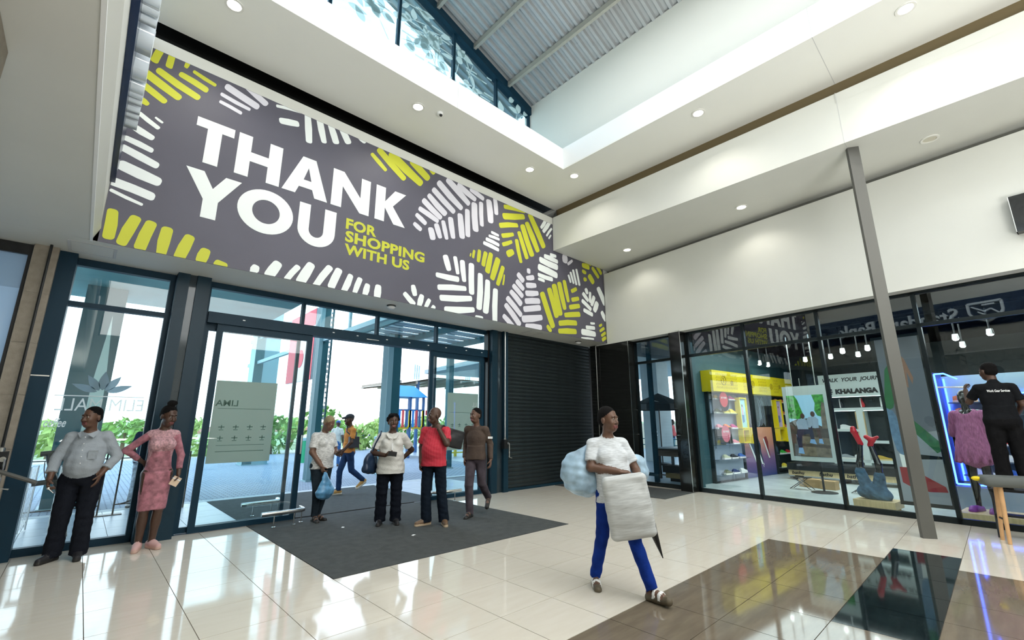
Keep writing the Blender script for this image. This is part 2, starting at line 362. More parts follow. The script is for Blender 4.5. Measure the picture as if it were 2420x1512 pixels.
# ================================================================== BANNER
banner = MB().box(-.195, 7.110, 3.652, 10.285, 7.121, 6.53).build('banner', M_BAN)
tag(banner, 'dark grey THANK YOU banner with white and lime leaf strokes over the doors', 'banner')
M_BW = mat('print_white', (.86, .91, .90), .55); M_BG = mat('print_lilac', (.72, .71, .78), .55); M_BL = mat('print_lime', (.56, .58, .035), .55)
STROKE_L = [(0.01,6.55,-0.03,6.33,0.087),(0.14,6.53,0.13,6.34,0.079),(0.33,6.55,0.31,6.45,0.054),(0.03,6.23,0.51,6.06,0.112),(-0.1,6.12,0.3,5.94,0.123),(-0.09,5.93,0.16,5.8,0.099),(-0.09,5.71,-0.01,5.67,0.09),(0.27,6.31,0.59,6.23,0.101),(0.41,6.44,0.68,6.37,0.065),(-0.12,4.08,-0.11,3.72,0.119),(0.11,4.06,0.02,3.68,0.127),(0.27,4.04,0.2,3.66,0.127),(0.44,4.01,0.42,3.63,0.131),(0.69,3.97,0.61,3.64,0.139),(0.89,3.83,0.85,3.65,0.137),(1.09,3.69,1.07,3.61,0.171),(3.15,6.34,3.44,6.13,0.098),(3.28,6.49,3.83,6.11,0.152),(3.53,6.51,4.2,6.16,0.209),(3.98,6.55,4.36,6.33,0.179),(4.42,6.56,4.49,6.5,0.123),(6.45,6.44,7.12,6.56,0.123),(6.42,6.19,7.09,6.4,0.158),(6.31,5.92,6.87,6.1,0.126),(6.38,5.69,6.73,5.83,0.109),(6.4,5.48,6.68,5.63,0.1),(6.55,5.28,6.72,5.39,0.161),(7.3,6.52,7.78,5.81,0.195),(7.19,6.26,7.56,5.64,0.19),(7.04,6.15,7.36,5.47,0.173),(6.92,5.94,7.18,5.35,0.137),(6.84,5.72,6.98,5.2,0.122),(5.49,5.02,5.47,4.95,0.036),(5.58,5.11,5.55,4.94,0.067),(5.72,5.15,5.69,4.89,0.101),(5.9,5.15,5.83,4.83,0.108),(6.05,5.16,5.95,4.71,0.142),(6.26,5.09,6.09,4.59,0.156),(6.41,4.94,6.25,4.49,0.119),(6.45,4.76,6.41,4.52,0.05),(9.34,5.71,9.62,5.71,0.156),(9.33,5.54,9.47,5.52,0.117),(9.38,5.31,9.48,5.33,0.122),(9.62,5.47,9.79,5.31,0.184),(9.78,5.74,10.05,5.52,0.134),(10.01,5.82,10.19,5.66,0.124),(9.46,5.83,9.72,5.81,0.068),(7.69,4.58,8.06,3.8,0.185),(7.95,4.74,8.21,4.08,0.18),(8.14,4.88,8.35,4.16,0.196),(8.34,4.98,8.53,4.34,0.178),(8.54,5.08,8.68,4.56,0.146),(8.82,4.86,9.03,4.97,0.108),(8.83,4.63,9.11,4.72,0.115),(8.73,4.41,9.13,4.52,0.13),(8.53,4.17,9.13,4.29,0.137),(8.3,3.92,8.98,4.03,0.143),(8.28,3.72,8.95,3.8,0.149),(7.86,3.79,7.98,3.68,0.119),(9.98,4.1,10.1,4.16,0.075),(10.0,3.96,10.2,4.07,0.085),(10.06,3.84,10.26,3.95,0.086),(10.09,3.72,10.26,3.81,0.1)]
STROKE_W = [(1.51,6.47,1.88,6.55,0.056),(1.59,6.24,1.85,6.31,0.115),(1.98,6.56,2.05,6.07,0.116),(2.18,6.56,2.29,6.18,0.115),(2.36,6.57,2.49,6.26,0.124),(2.56,6.57,2.7,6.36,0.13),(-0.07,5.5,0.15,5.38,0.065),(0.1,5.52,0.18,5.48,0.036),(-0.13,5.3,0.11,5.21,0.099),(-0.15,5.09,0.13,5.03,0.083),(-0.16,4.95,0.21,4.84,0.106),(-0.14,4.71,0.26,4.62,0.148),(-0.19,4.46,0.23,4.39,0.116),(-0.18,4.34,0.14,4.25,0.045),(1.52,3.75,1.49,3.65,0.121),(1.81,3.87,1.7,3.64,0.15),(2.1,3.89,1.95,3.64,0.091),(2.29,3.97,2.15,3.64,0.152),(2.59,4.0,2.38,3.62,0.112),(2.74,3.99,2.63,3.66,0.129),(2.94,3.94,2.84,3.63,0.114),(3.11,3.92,3.03,3.64,0.098),(3.25,3.84,3.21,3.64,0.113),(3.45,3.86,3.44,3.64,0.135),(2.87,6.59,3.0,6.53,0.123),(6.06,5.68,6.27,5.66,0.07),(5.99,5.57,6.29,5.57,0.075),(5.91,5.47,6.28,5.43,0.093),(5.84,5.36,6.27,5.31,0.1),(7.87,6.55,7.7,6.3,0.1),(8.06,6.6,7.78,6.22,0.115),(8.1,6.4,7.9,6.14,0.066),(8.07,6.21,7.98,6.09,0.051),(4.84,4.79,4.94,4.52,0.142),(5.08,4.83,5.16,4.49,0.099),(5.27,4.79,5.33,4.37,0.131),(5.51,4.78,5.53,4.14,0.147),(5.75,4.61,5.73,3.85,0.158),(5.96,4.51,5.91,3.8,0.16),(6.19,4.36,6.18,3.6,0.151),(4.65,4.35,5.18,4.37,0.119),(4.7,4.1,5.37,4.21,0.121),(4.76,3.9,5.52,4.03,0.132),(4.88,3.68,5.59,3.8,0.138),(5.65,3.65,5.83,3.65,0.095),(3.97,3.83,4.18,3.66,0.106),(4.14,4.01,4.19,3.84,0.115),(4.34,3.86,4.29,3.65,0.121),(4.51,3.81,4.43,3.64,0.09),(4.62,3.7,4.57,3.61,0.089),(8.03,5.67,8.24,5.68,0.09),(7.81,5.57,8.29,5.54,0.138),(7.64,5.44,8.28,5.39,0.163),(7.59,5.23,8.25,5.16,0.187),(7.57,5.03,8.08,5.02,0.113),(7.57,4.92,7.78,4.91,0.08),(8.72,5.28,8.8,5.1,0.076),(8.81,5.38,8.92,5.1,0.083),(8.92,5.47,9.04,5.09,0.084),(9.06,5.52,9.17,5.1,0.085),(9.44,5.05,9.5,4.94,0.135),(9.31,4.9,9.52,4.74,0.132),(9.26,4.69,9.63,4.51,0.119),(9.32,4.44,9.69,4.37,0.121),(9.63,4.99,9.61,4.71,0.104),(9.8,4.9,9.67,4.64,0.135),(9.93,4.75,9.79,4.5,0.181),(10.01,5.19,10.29,4.78,0.199),(10.13,4.52,10.29,4.31,0.165),(9.59,4.12,9.77,4.14,0.065),(9.39,3.98,9.76,4.01,0.105),(9.2,3.83,9.77,3.84,0.169),(9.17,3.66,9.7,3.7,0.055)]
STROKE_G = [(0.82,6.43,1.25,6.31,0.119),(0.77,6.27,1.15,6.21,0.067),(0.77,6.14,1.05,6.09,0.06),(1.07,6.58,1.36,6.42,0.109),(4.1,5.26,4.25,5.18,0.106),(4.14,5.46,4.35,5.34,0.115),(4.2,5.61,4.63,5.48,0.122),(4.28,5.82,4.7,5.58,0.137),(4.4,5.97,4.81,5.7,0.149),(4.5,6.14,5.02,5.82,0.144),(4.62,6.34,5.21,5.97,0.166),(4.84,6.49,5.4,6.14,0.172),(5.12,6.49,5.58,6.31,0.153),(5.45,6.51,5.81,6.41,0.128),(4.47,5.27,4.53,5.07,0.144),(4.6,5.4,4.7,5.15,0.128),(4.76,5.52,4.86,5.17,0.114),(4.94,5.65,5.02,5.24,0.138),(5.18,5.81,5.25,5.31,0.157),(5.37,5.98,5.4,5.39,0.135),(5.56,6.2,5.61,5.58,0.166),(5.75,6.29,5.78,5.75,0.118),(5.97,6.42,6.03,5.92,0.179),(6.15,6.56,6.2,6.17,0.129),(6.88,4.88,7.05,4.75,0.143),(6.84,4.7,7.05,4.55,0.147),(6.73,4.57,7.02,4.37,0.134),(6.65,4.41,6.97,4.17,0.152),(6.54,4.24,6.97,3.91,0.14),(6.49,4.07,6.92,3.68,0.149),(6.43,3.81,6.72,3.62,0.131),(7.2,5.04,7.27,5.04,0.132),(7.17,4.85,7.4,4.92,0.126),(7.16,4.67,7.47,4.73,0.135),(7.14,4.47,7.54,4.55,0.141),(7.12,4.27,7.59,4.36,0.147),(7.07,4.07,7.61,4.2,0.145),(7.02,3.83,7.66,3.97,0.165),(7.13,3.67,7.64,3.72,0.146),(8.6,5.78,8.59,5.62,0.218),(8.71,5.58,8.9,5.73,0.081)]

def clip(pts, ax, lim, keep_less):
    out = []
    for i in range(len(pts)):
        a, b = pts[i-1], pts[i]; ia = (a[ax] <= lim) == keep_less; ib = (b[ax] <= lim) == keep_less
        if ia != ib:
            t = (lim-a[ax])/(b[ax]-a[ax]); out.append(tuple(a[k]+t*(b[k]-a[k]) for k in (0, 1)))
        if ib: out.append(b)
    return out
random.seed(11)
def strokes(tbl, name, m):
    yo = 0
    for (x0, z0, x1, z1, w) in tbl:
        d = Vector((x1-x0, z1-z0)); L = d.length; d /= L; n = Vector((-d.y, d.x)); h = w/2
        ext = min(h*.35, .05); x0 -= d.x*ext; z0 -= d.y*ext; L += 2*ext
        ta, tb = h*random.uniform(.82, 1.0), h*random.uniform(.78, 1.0); bow = random.uniform(-.025, .025)*L
        prof = []
        for hw, cx, sg in ((ta, 0, 1), (tb, L, -1)):
            rc = min(.72*hw, .28*L)
            arc = [(cx+sg*(rc-rc*math.cos(u)), hw-rc+rc*math.sin(u)) for u in [PI/2*k/4 for k in range(5)]]
            prof.append(arc)
        top = prof[0]+[(.5*L, h)]+prof[1][::-1]; outl = top+[(t, -q) for t, q in top[::-1]]
        pts = [(x0+d.x*t+n.x*(q+bow*math.sin(PI*min(1, max(0, t/L)))), z0+d.y*t+n.y*(q+bow*math.sin(PI*min(1, max(0, t/L))))) for t, q in outl]
        for ax, lim, kl in ((1, 6.525, True), (1, 3.655, False), (0, -.19, False), (0, 10.28, True)):
            if pts: pts = clip(pts, ax, lim, kl)
        yo += 1e-5
        if len(pts) > 2: MB().prism(pts, 1, 7.1075-yo, 7.1115).build(name, m, banner)
strokes(STROKE_W, 'leaf_stroke', M_BW); strokes(STROKE_G, 'leaf_stroke', M_BG); strokes(STROKE_L, 'leaf_stroke', M_BL)
A, Bz, C_, Dz = 5.775, 5.10, 4.975, 4.29
LT = []
def lp(pts, new=True):
    if new: LT.append(MB())
    LT[-1].prism(pts, 1, 7.106, 7.1115)
lp([(.545, A), (1.012, A), (1.012, 5.635), (.86, 5.635), (.86, Bz), (.682, Bz), (.682, 5.635), (.545, 5.635)])
lp([(1.07, A), (1.25, A), (1.25, 5.515), (1.497, 5.515), (1.497, A), (1.683, A), (1.683, Bz), (1.497, Bz), (1.497, 5.365), (1.25, 5.365), (1.25, Bz), (1.07, Bz)])
lp([(1.99, A), (2.095, A), (2.095, 5.60), (2.033, 5.372), (1.972, 5.235), (1.925, Bz), (1.724, Bz)])
lp([(2.095, A), (2.2, A), (2.435, Bz), (2.226, Bz), (2.18, 5.235), (2.157, 5.372), (2.095, 5.60)], False)
lp([(1.972, 5.235), (2.18, 5.235), (2.157, 5.372), (2.033, 5.372)], False)
lp([(2.493, A), (2.68, A), (3.0, 5.385), (3.0, A), (3.172, A), (3.172, Bz), (3.0, Bz), (2.672, 5.50), (2.672, Bz), (2.493, Bz)])
lp([(3.285, A), (3.47, A), (3.47, 5.50), (3.66, A), (3.89, A), (3.63, 5.45), (3.90, Bz), (3.66, Bz), (3.47, 5.38), (3.47, Bz), (3.285, Bz)])
lp([(.513, C_), (.725, C_), (.853, 4.745), (.99, C_), (1.192, C_), (.938, 4.56), (.938, Dz), (.757, Dz), (.757, 4.56)])
n = 40; ring = [[(1.558+a*math.cos(2*PI*k/n), 4.632+b*math.sin(2*PI*k/n)) for k in range(n)] for a, b in ((.385, .35), (.19, .19))]
for k in range(n): lp([ring[0][k], ring[0][(k+1) % n], ring[1][(k+1) % n], ring[1][k]], k == 0)
uo = [(2.018, C_), (2.018, 4.56)]+[(2.315-.297*math.cos(t), 4.56-.275*math.sin(t)) for t in [PI*k/16 for k in range(1, 16)]]+[(2.612, 4.56), (2.612, C_), (2.42, C_), (2.42, 4.555)]
uo += [(2.305+.115*math.cos(t), 4.555-.12*math.sin(t)) for t in [PI*k/10 for k in range(1, 10)]]+[(2.19, 4.555), (2.19, C_)]
lp(uo)
for q in LT: q.build('letter', M_BW, banner)
for body, x, z, w, h in (('FOR', 2.785, 4.745, .56, .20), ('SHOPPING', 2.79, 4.515, 1.57, .205), ('WITH', 2.795, 4.29, .78, .19), ('US', 3.68, 4.285, .36, .195)):
    text('small_lettering', body, .28, frame_xz(x, 7.1085, z), M_BL, banner, bold=.011, depth=.001, width=w, height=h, spacing=1.05)

# ================================================================== DOWNLIGHTS, DETECTORS, HATCHES
M_LAMP = mat('lamp_glow', (1, .96, .86), .5, emit=14.0); M_RING = mat('lamp_ring', (.8, .8, .76), .4); M_DEAD = mat('lamp_off', (.62, .60, .50), .5)
def downlight(x, y, z, label, power=55, on=True, r=.085):
    t = thing('downlight', label, 'downlight', 'recessed ceiling downlights', (x, y, z))
    MB().lathe([(r, -.012), (r+.03, -.012), (r+.03, .0), (r, .0), (r, -.012)], n=20, caps=False).build('ring', M_RING, t)
    MB().lathe([(.001, -.004), (r, -.004), (r, .01), (.001, .01)], n=20).build('lens', M_LAMP if on else M_DEAD, t)
    if on:
        L = bpy.data.lights.new('downlight_lamp', 'SPOT'); L.energy = power; L.spot_size = math.radians(130); L.spot_blend = .6; L.shadow_soft_size = .08; L.color = (1, .95, .85)
        o = bpy.data.objects.new('lamp_light', L); COL.objects.link(o); o.parent = t; o.location = (0, 0, -.03)
for x, y, lb_ in ((.643, 6.137, 'lit round downlight at the far left of the ceiling by the sign'), (3.516, 6.17, 'lit round downlight beside the dome camera'),
                  (6.411, 6.227, 'lit downlight left of the pair near the ceiling corner'), (7.34, 5.719, 'lit downlight right of the pair near the ceiling corner'),
                  (7.342, 2.832, 'lit downlight midway along the right ceiling strip'), (7.349, -.058, 'lit downlight at the upper right above the grey post')):
    downlight(x, y, ZC, lb_)
downlight(9.184, 2.896, 5.80, 'lit downlight under the right bulkhead nearer the grey post', 40); downlight(9.467, 5.778, 5.80, 'lit downlight under the right bulkhead nearer the banner corner', 40)
downlight(8.978, .016, 5.80, 'unlit downlight under the right bulkhead behind the grey post', on=False)
for y, q in ((-2.9, 'nearer'), (-5.8, 'farther')): downlight(7.34, y, ZC, 'ceiling downlight behind the camera, the %s one' % q)
dc = thing('dome_camera', 'small white dome camera on the ceiling beside a downlight', 'camera', loc=(3.898, 6.042, 7.0))
MB().lathe([(.055, 0), (.055, -.03), (.045, -.04), (.001, -.04)], n=16).build('base', M_WHITE, dc); MB().ball((.012, -.012, -.042), .03).build('lens', M_BLACK, dc, True)
def detector(x, y, lb_):
    t = thing('motion_sensor', lb_, 'sensor', loc=(x, y, 3.65)); MB().lathe([(.02, 0), (.06, -.012), (.075, -.035), (.05, -.06), (.001, -.065)], n=16).build('housing', M_WHITE, t, True)
    MB().lathe([(.085, 0), (.085, -.008), (.02, -.008)], n=16).build('shadow_plate', M_BLACK, t)
detector(3.901, 7.449, 'white motion sensor on the soffit above the sliding doors'); detector(9.456, 7.446, 'white motion sensor on the soffit near the shutter corner')
M_HATCH = mat('hatch_board', (.55, .56, .56), .6)
for x0, y0, x1, y1, lb_ in ((-.46, 7.27, 0, 7.73, 'square access hatch in the soffit above the left window'), (7.49, 7.26, 7.90, 7.67, 'square access hatch in the soffit above the shutter end')):
    t = thing('access_hatch', lb_, 'hatch', loc=(x0, y0, 3.65))
    w, d = x1-x0, y1-y0
    MB().box(0, 0, -.006, w, .03, 0).box(0, d-.03, -.006, w, d, 0).box(0, .03, -.006, .03, d-.03, 0).box(w-.03, .03, -.006, w, d-.03, 0).build('frame', M_HATCH, t)
    MB().box(.034, .034, -.004, w-.034, d-.034, 0).build('panel', M_WALL, t)
MB().box(VX1, .945, ZC-.001, 8.34, .953, ZC+.001).build('movement_joint', M_HATCH, ce); MB().box(VX1-.001, .945, ZC, VX1+.001, .953, 7.52).build('movement_joint', M_HATCH, ce); MB().box(8.128, .945, 5.80, 8.131, .953, 6.72).box(8.128, .945, 5.798, 8.4, .953, 5.801).build('movement_joint', M_HATCH, bh); MB().box(4.05, VY1-.001, ZC, 4.058, VY1+.001, 7.52).build('movement_joint', M_HATCH, ce)
post = thing('steel_post', 'tall grey steel post standing in front of the shoe shop', 'post', loc=(8.385, .90, 0), rz=-1.02)
M_POST = mat('grey_post', (.115, .115, .105), .45, .3)
MB().box(-.078, -.035, 0, .078, -.025, 5.80).box(-.078, .025, 0, .078, .035, 5.80).box(-.078, -.025, 0, -.068, .025, 5.8).box(.068, -.025, 0, .078, .025, 5.8).build('section', M_POST, post)
MB().box(-.05, -.02, 5.74, .05, .02, 5.80).build('top_bracket', M_BLACK, post)

t = thing('uplighter_trough', 'made-up white trough housing the added fill lamp behind the camera', 'uplighter', loc=(1.6, -4.2, 0))  # made-up housing added around the upward fill lamp
MB().box(-2.05, -1.55, .02, 2.05, 1.55, .93).build('body', M_WALL, t); MB().box(-2.08, -1.58, .93, 2.08, -1.5, 1.02).box(-2.08, 1.5, .93, 2.08, 1.58, 1.02).box(-2.08, -1.5, .93, -2.0, 1.5, 1.02).box(2.0, -1.5, .93, 2.08, 1.5, 1.02).build('rim', M_STEEL, t); MB().box(-2.0, -1.5, 0, 2.0, 1.5, .02).build('base', M_BLACK, t)
t = thing('hall_fill_panel', 'made-up tilted panel holding the added fill lamp behind the camera', 'fill light', loc=(4, -7, 6.4))  # made-up fixture added around the tilted fill lamp
for x in (-4.05, 4.0): MB(Matrix.Rotation(math.radians(40), 4, 'X')).box(x, -2.05, -.02, x+.05, 2.05, .06).build('frame_side', M_STEEL, t)
MB(Matrix.Rotation(math.radians(40), 4, 'X')).box(-4.0, -2.0, .03, 4.0, 2.0, .06).build('back_plate', M_WHITE, t)
for x in (-3.5, 3.5): MB().cone((x, 0, .05), (x, 0, .6), .015, .015, 8).build('hanger', M_STEEL, t)
# ================================================================== LEFT SIGN (seen edge on, mirrored in the shop glass)
M_NAVY = mat('sign_navy', (.004, .02, .075), .25, .2); M_ACR = mat('sign_acrylic', (.80, .90, .98), .10, coat=.6)
sign = MB().box(-.20, .6, 4.40, -.15, 7.0, 5.32).build('wall_sign', M_NAVY); tag(sign, 'dark navy bank sign with raised clear letters on the left wall', 'sign')
def frame_left(x, y, z): return Matrix(((0, 0, 1, x), (1, 0, 0, y), (0, 1, 0, z), (0, 0, 0, 1)))
text('raised_lettering', 'Standard Bank', .5, frame_left(-.10, 2.55, 4.62), M_ACR, sign, bold=.008, depth=.05, width=3.4, height=.46)
sh = [(1.55, 5.12), (2.3, 5.12), (2.3, 4.82), (2.2, 4.66), (1.925, 4.52), (1.65, 4.66), (1.55, 4.82)]
mb = MB()
def seg(a, b, w=.03):
    d = Vector((b[0]-a[0], b[1]-a[1])).normalized()*w; n = Vector((-d.y, d.x))
    mb.prism([(a[0]+n.x, a[1]+n.y), (b[0]+n.x, b[1]+n.y), (b[0]-n.x, b[1]-n.y), (a[0]-n.x, a[1]-n.y)], 0, -.15, -.05)
for k in range(7): seg(sh[k], sh[(k+1) % 7])
for a, b in (((1.62, 4.72), (1.8, 4.9)), ((1.8, 4.9), (1.95, 4.84)), ((1.95, 4.84), (2.22, 5.02)), ((1.7, 5.04), (1.98, 5.04)), ((1.85, 4.66), (2.1, 4.84))): seg(a, b, .02)
mb.build('shield_emblem', M_ACR, sign)

# ================================================================== ENTRANCE GLAZING
YA, YBk = 8.02, 8.12
def frame_part(parent, name, x0, z0, x1, z1, y0=YA, y1=YBk, m=None): return MB().box(x0, y0, z0, x1, y1, z1).build(name, m or M_FRAME, parent)
# left fixed window
w2 = sroot('window_2', 'tall fixed window left of the doors with a flower logo', 'window')
frame_part(w2, 'jamb', -.53, 0, -.36, 3.65, 7.82, 8.12); frame_part(w2, 'jamb', .64, 0, .70, 3.65)
frame_part(w2, 'sill', -.36, 0, .64, .09); frame_part(w2, 'head', -.36, 3.555, .64, 3.65); frame_part(w2, 'transom', -.36, 3.0, .64, 3.065)
MB().box(-.36, 8.065, .09, .64, 8.073, 3.0).build('pane', M_GLASS, w2); MB().box(-.36, 8.065, 3.065, .64, 8.073, 3.555).build('pane', M_GLASS, w2)
MB().box(-.535, 7.815, 2.06, -.37, 7.83, 2.075).build('jamb_joint', M_STEEL, w2)
M_DECAL = glass('white_decal', (.95, .97, .97), .03, alpha=.72, acol=(.92, .97, .97)); M_DECALB = glass('blue_decal', (.6, .72, .78), .03, alpha=.75, acol=(.33, .47, .55))
mb = MB()
for ang, L, Wd in ((90, .25, .05), (55, .24, .045), (125, .24, .045), (20, .27, .042), (160, .27, .042)):
    leaf(mb, .135+.05*math.cos(math.radians(ang)), 1.90+.03*math.sin(math.radians(ang)), math.radians(ang), L, Wd, 8.063)
mb.build('flower_logo', M_DECALB, w2)
MB().box(-.30, 8.062, 1.845, .58, 8.064, 1.858).build('logo_rule', M_DECAL, w2)
# lettering faces outward, so it reads mirrored from inside
text('mall_lettering', 'ELIM MALL', .17, Matrix(((-1, 0, 0, .585), (0, 0, 1, 8.064), (0, 1, 0, 1.665), (0, 0, 0, 1))), M_DECAL, w2, bold=0, width=.86, height=.155)
text('cafe_lettering', 'coffee', .12, Matrix(((1, 0, 0, -.34), (0, 0, -1, 8.062), (0, 1, 0, 1.46), (0, 0, 0, 1))), M_DECAL, w2, bold=.002, width=.20, height=.11, shear=.3)
MB().prism([(.0, 1.0), (.17, 1.0), (.155, 2.0), (.09, 2.95), (.02, 2.0)], 1, 8.076, 8.079).build('frosted_blade', glass('frost_blade', (.8, .9, .9), .03, alpha=.5, acol=(.75, .88, .85)), w2)
# clad post between window and doors
M_CLAD = mat('post_cladding', (.006, .030, .050), .4, 0, spec=.3); M_GLOSS = mat('post_gloss', (.03, .045, .055), .08, .1)
tp = sroot('trim_1', 'dark clad post between the window and the sliding doors', 'post')
MB().box(.70, 7.82, 0, .845, 8.12, 3.65).build('cladding', M_CLAD, tp); MB().box(.935, 7.82, 0, 1.11, 8.12, 3.65).build('cladding', M_CLAD, tp); MB().box(.845, 7.85, 0, .935, 8.12, 3.65).build('gloss_panel', M_GLOSS, tp)
# sliding door set
dr = sroot('door_1', 'automatic sliding glass doors standing open', 'door')
frame_part(dr, 'jamb', 1.11, 0, 1.158, 3.65); frame_part(dr, 'head', 1.158, 3.56, 6.87, 3.65); frame_part(dr, 'jamb', 6.72, 0, 6.87, 3.65)
frame_part(dr, 'operator_beam', 1.158, 3.0, 6.72, 3.17, 7.96, 8.14)
for x in (2.545, 3.945, 5.32): frame_part(dr, 'mullion', x-.025, 3.17, x+.025, 3.56)
for a, b in ((1.158, 2.52), (2.57, 3.92), (3.97, 5.295), (5.345, 6.72)): MB().box(a, 8.066, 3.17, b, 8.074, 3.56).build('transom_pane', M_GLASS, dr)
for x in (1.62, 3.05, 3.5, 4.1, 4.6, 5.05, 5.5, 6.05, 6.5): MB().box(x, 7.955, 3.09, x+.035, 7.96, 3.105).build('screw_cap', M_WHITE, dr)
MB().box(3.7, 7.955, 3.055, 3.95, 7.96, 3.065).build('safety_beam', M_STEEL, dr)
def leaf_panel(x0, x1, y, name='sliding_leaf', st=.085, poster=None, lab=None):
    t = MB().box(x0, y-.025, 0.01, x0+st, y+.025, 3.0).box(x1-st, y-.025, .01, x1, y+.025, 3.0).box(x0+st, y-.025, .01, x1-st, y+.025, .085).box(x0+st, y-.025, 2.895, x1-st, y+.025, 3.0).build(name, M_FRAME, dr)
    if lab: t['label'] = lab
    MB().box(x0+st, y-.004, .085, x1-st, y+.004, 2.895).build('pane', M_GLASS, t)
    return t
fl_ = leaf_panel(1.158, 2.56, 8.10, 'fixed_leaf', .05); sl = leaf_panel(1.30, 2.73, 8.02, lab='left sliding leaf with large grey poster')
fr_ = leaf_panel(5.32, 6.72, 8.10, 'fixed_leaf', .05); sr = leaf_panel(5.15, 6.60, 8.02, lab='right sliding leaf with large grey poster')
M_POSTER = glass('poster_back', (.55, .66, .62), .04, alpha=.93, acol=(.46, .57, .52)); M_PPRINT = glass('poster_ghost', (.6, .7, .66), .03, alpha=.12, acol=(.28, .36, .34))
def poster(parent, x0, x1, z0, z1, y):
    p = MB().box(x0, y, z0, x1, y+.002, z1).build('poster', M_POSTER, parent); mb = MB()
    for r in range(2):
        for c in range(4):
            cx = x0+.14+(x1-x0-.28)*c/3; cz = z0+.36+r*.16
            mb.box(cx-.04, y-.0015, cz-.006, cx+.04, y, cz+.006).box(cx-.006, y-.0015, cz-.03, cx+.006, y, cz+.03).box(cx-.03, y-.0015, cz-.045, cx+.03, y, cz-.037)
    mb.box(x0+.1, y-.0015, z0+.16, x1-.1, y, z0+.168).box(x0+.1, y-.0015, z0+.25, x1-.1, y, z0+.256).box(x0+.06, y-.0015, z1-.42, x1-.06, y, z1-.414)
    mb.build('poster_print', M_PPRINT, p)
poster(sl, 1.40, 2.25, .93, 2.14, 8.008); poster(sr, 5.63, 6.47, .95, 2.145, 8.008)
text('poster_lettering', 'LIMA', .2, Matrix(((-1, 0, 0, 1.72), (0, 0, 1, 8.0065), (0, 1, 0, 1.76), (0, 0, 0, 1))), M_PPRINT, sl, bold=.003, width=.3, height=.09)
text('poster_lettering', 'LL', .2, Matrix(((-1, 0, 0, 6.42), (0, 0, 1, 8.0065), (0, 1, 0, 1.86), (0, 0, 0, 1))), M_DECAL, sr, bold=.002, width=.12, height=.09)
def pull(parent, x):
    for y in (7.93, 8.11):
        MB().tube([(x, 8.0 if y < 8 else 8.045, 1.02), (x, y, 1.02), (x, y, 1.31), (x, 8.0 if y < 8 else 8.045, 1.31)], .014).build('pull_handle', M_STEEL, parent, True)
pull(sl, 2.69); pull(sr, 5.19)
# stainless guard rails on the floor
def rail(x0, x1, y, lb_):
    t = thing('guard_rail', lb_, 'guard rail', 'stainless door guard rails', (0, 0, 0))
    MB().tube([(x0, y, .20), (x1-.1, y, .20), (x1, y+.04, .20), (x1+.02, y+.14, .20), (x1+.02, y+.26, .20)], .032, 10).build('tube', M_STEEL, t, True)
    for x in (x0+.18, x1-.14, x1):
        yy = y if x < x1 else y+.1
        MB().cone((x, yy, .19), (x, yy, .012), .008, .008, 8).lathe([(.03, .004), (.03, .014), (.01, .016)], (x, yy, 0), 12).build('stanchion', M_STEEL, t)
rail(2.12, 2.72, 7.60, 'stainless guard rail on the mat by the left door leaf'); rail(2.12, 2.72, 8.75, 'stainless guard rail outside behind the left door leaf')
t = thing('guard_rail', 'stainless guard rail at the right door leaf behind red shirt', 'guard rail', 'stainless door guard rails')
MB().tube([(5.15, 7.95, .20), (5.15, 7.7, .20), (5.25, 7.62, .20), (5.75, 7.62, .20)], .032, 10).build('tube', M_STEEL, t, True)
for x in (5.3, 5.6): MB().cone((x, 7.62, .19), (x, 7.62, .012), .008, .008, 8).lathe([(.03, .004), (.03, .014), (.01, .016)], (x, 7.62, 0), 12).build('stanchion', M_STEEL, t)
# post right of doors
tq = sroot('trim_2', 'dark post between the sliding doors and the roller shutter', 'post')
MB().box(6.74, 7.84, 0, 6.90, 8.12, 3.65).build('cladding', M_CLAD, tq); MB().box(6.90, 7.87, 0, 7.06, 8.12, 3.65).build('gloss_panel', M_GLOSS, tq); MB().box(7.06, 7.80, 0, 7.20, 8.0, 3.65).build('shutter_guide', M_CLAD, tq)
# ================================================================== ROLLER SHUTTER
M_SLAT = mat('shutter_slat', (.030, .042, .045), .42, .55, noise=.15, nscale=3)
shut = thing('roller_shutter', 'closed dark grey roller shutter right of the entrance doors', 'shutter')
sm = MB()
prof = [(0, .0), (-.004, .012), (-.014, .03), (-.016, .05), (-.010, .072), (.004, .084), (.004, .090)]
for i in range(len(prof)-1):
    (a, z), (b, z2) = prof[i], prof[i+1]; sm.add([(7.2, a, z), (10.43, a, z), (10.43, b, z2), (7.2, b, z2)], [(0, 1, 2, 3)])
sm.add([(7.2, .02, 0), (10.43, .02, 0), (10.43, .02, .09), (7.2, .02, .09)], [(0, 1, 2, 3)])
sme = sm.mesh('slat', M_SLAT)
for k in range(40): s_ = link('slat', sme, shut); s_.location = (0, 7.86, .06+k*.0902)
MB().box(7.2, 7.845, .002, 10.43, 7.89, .062).build('bottom_bar', M_CLAD, shut)
struct(MB().box(6.7, 7.95, 0, 11, 8.1, 3.65).build('wall_behind_shutter', M_BLACK))
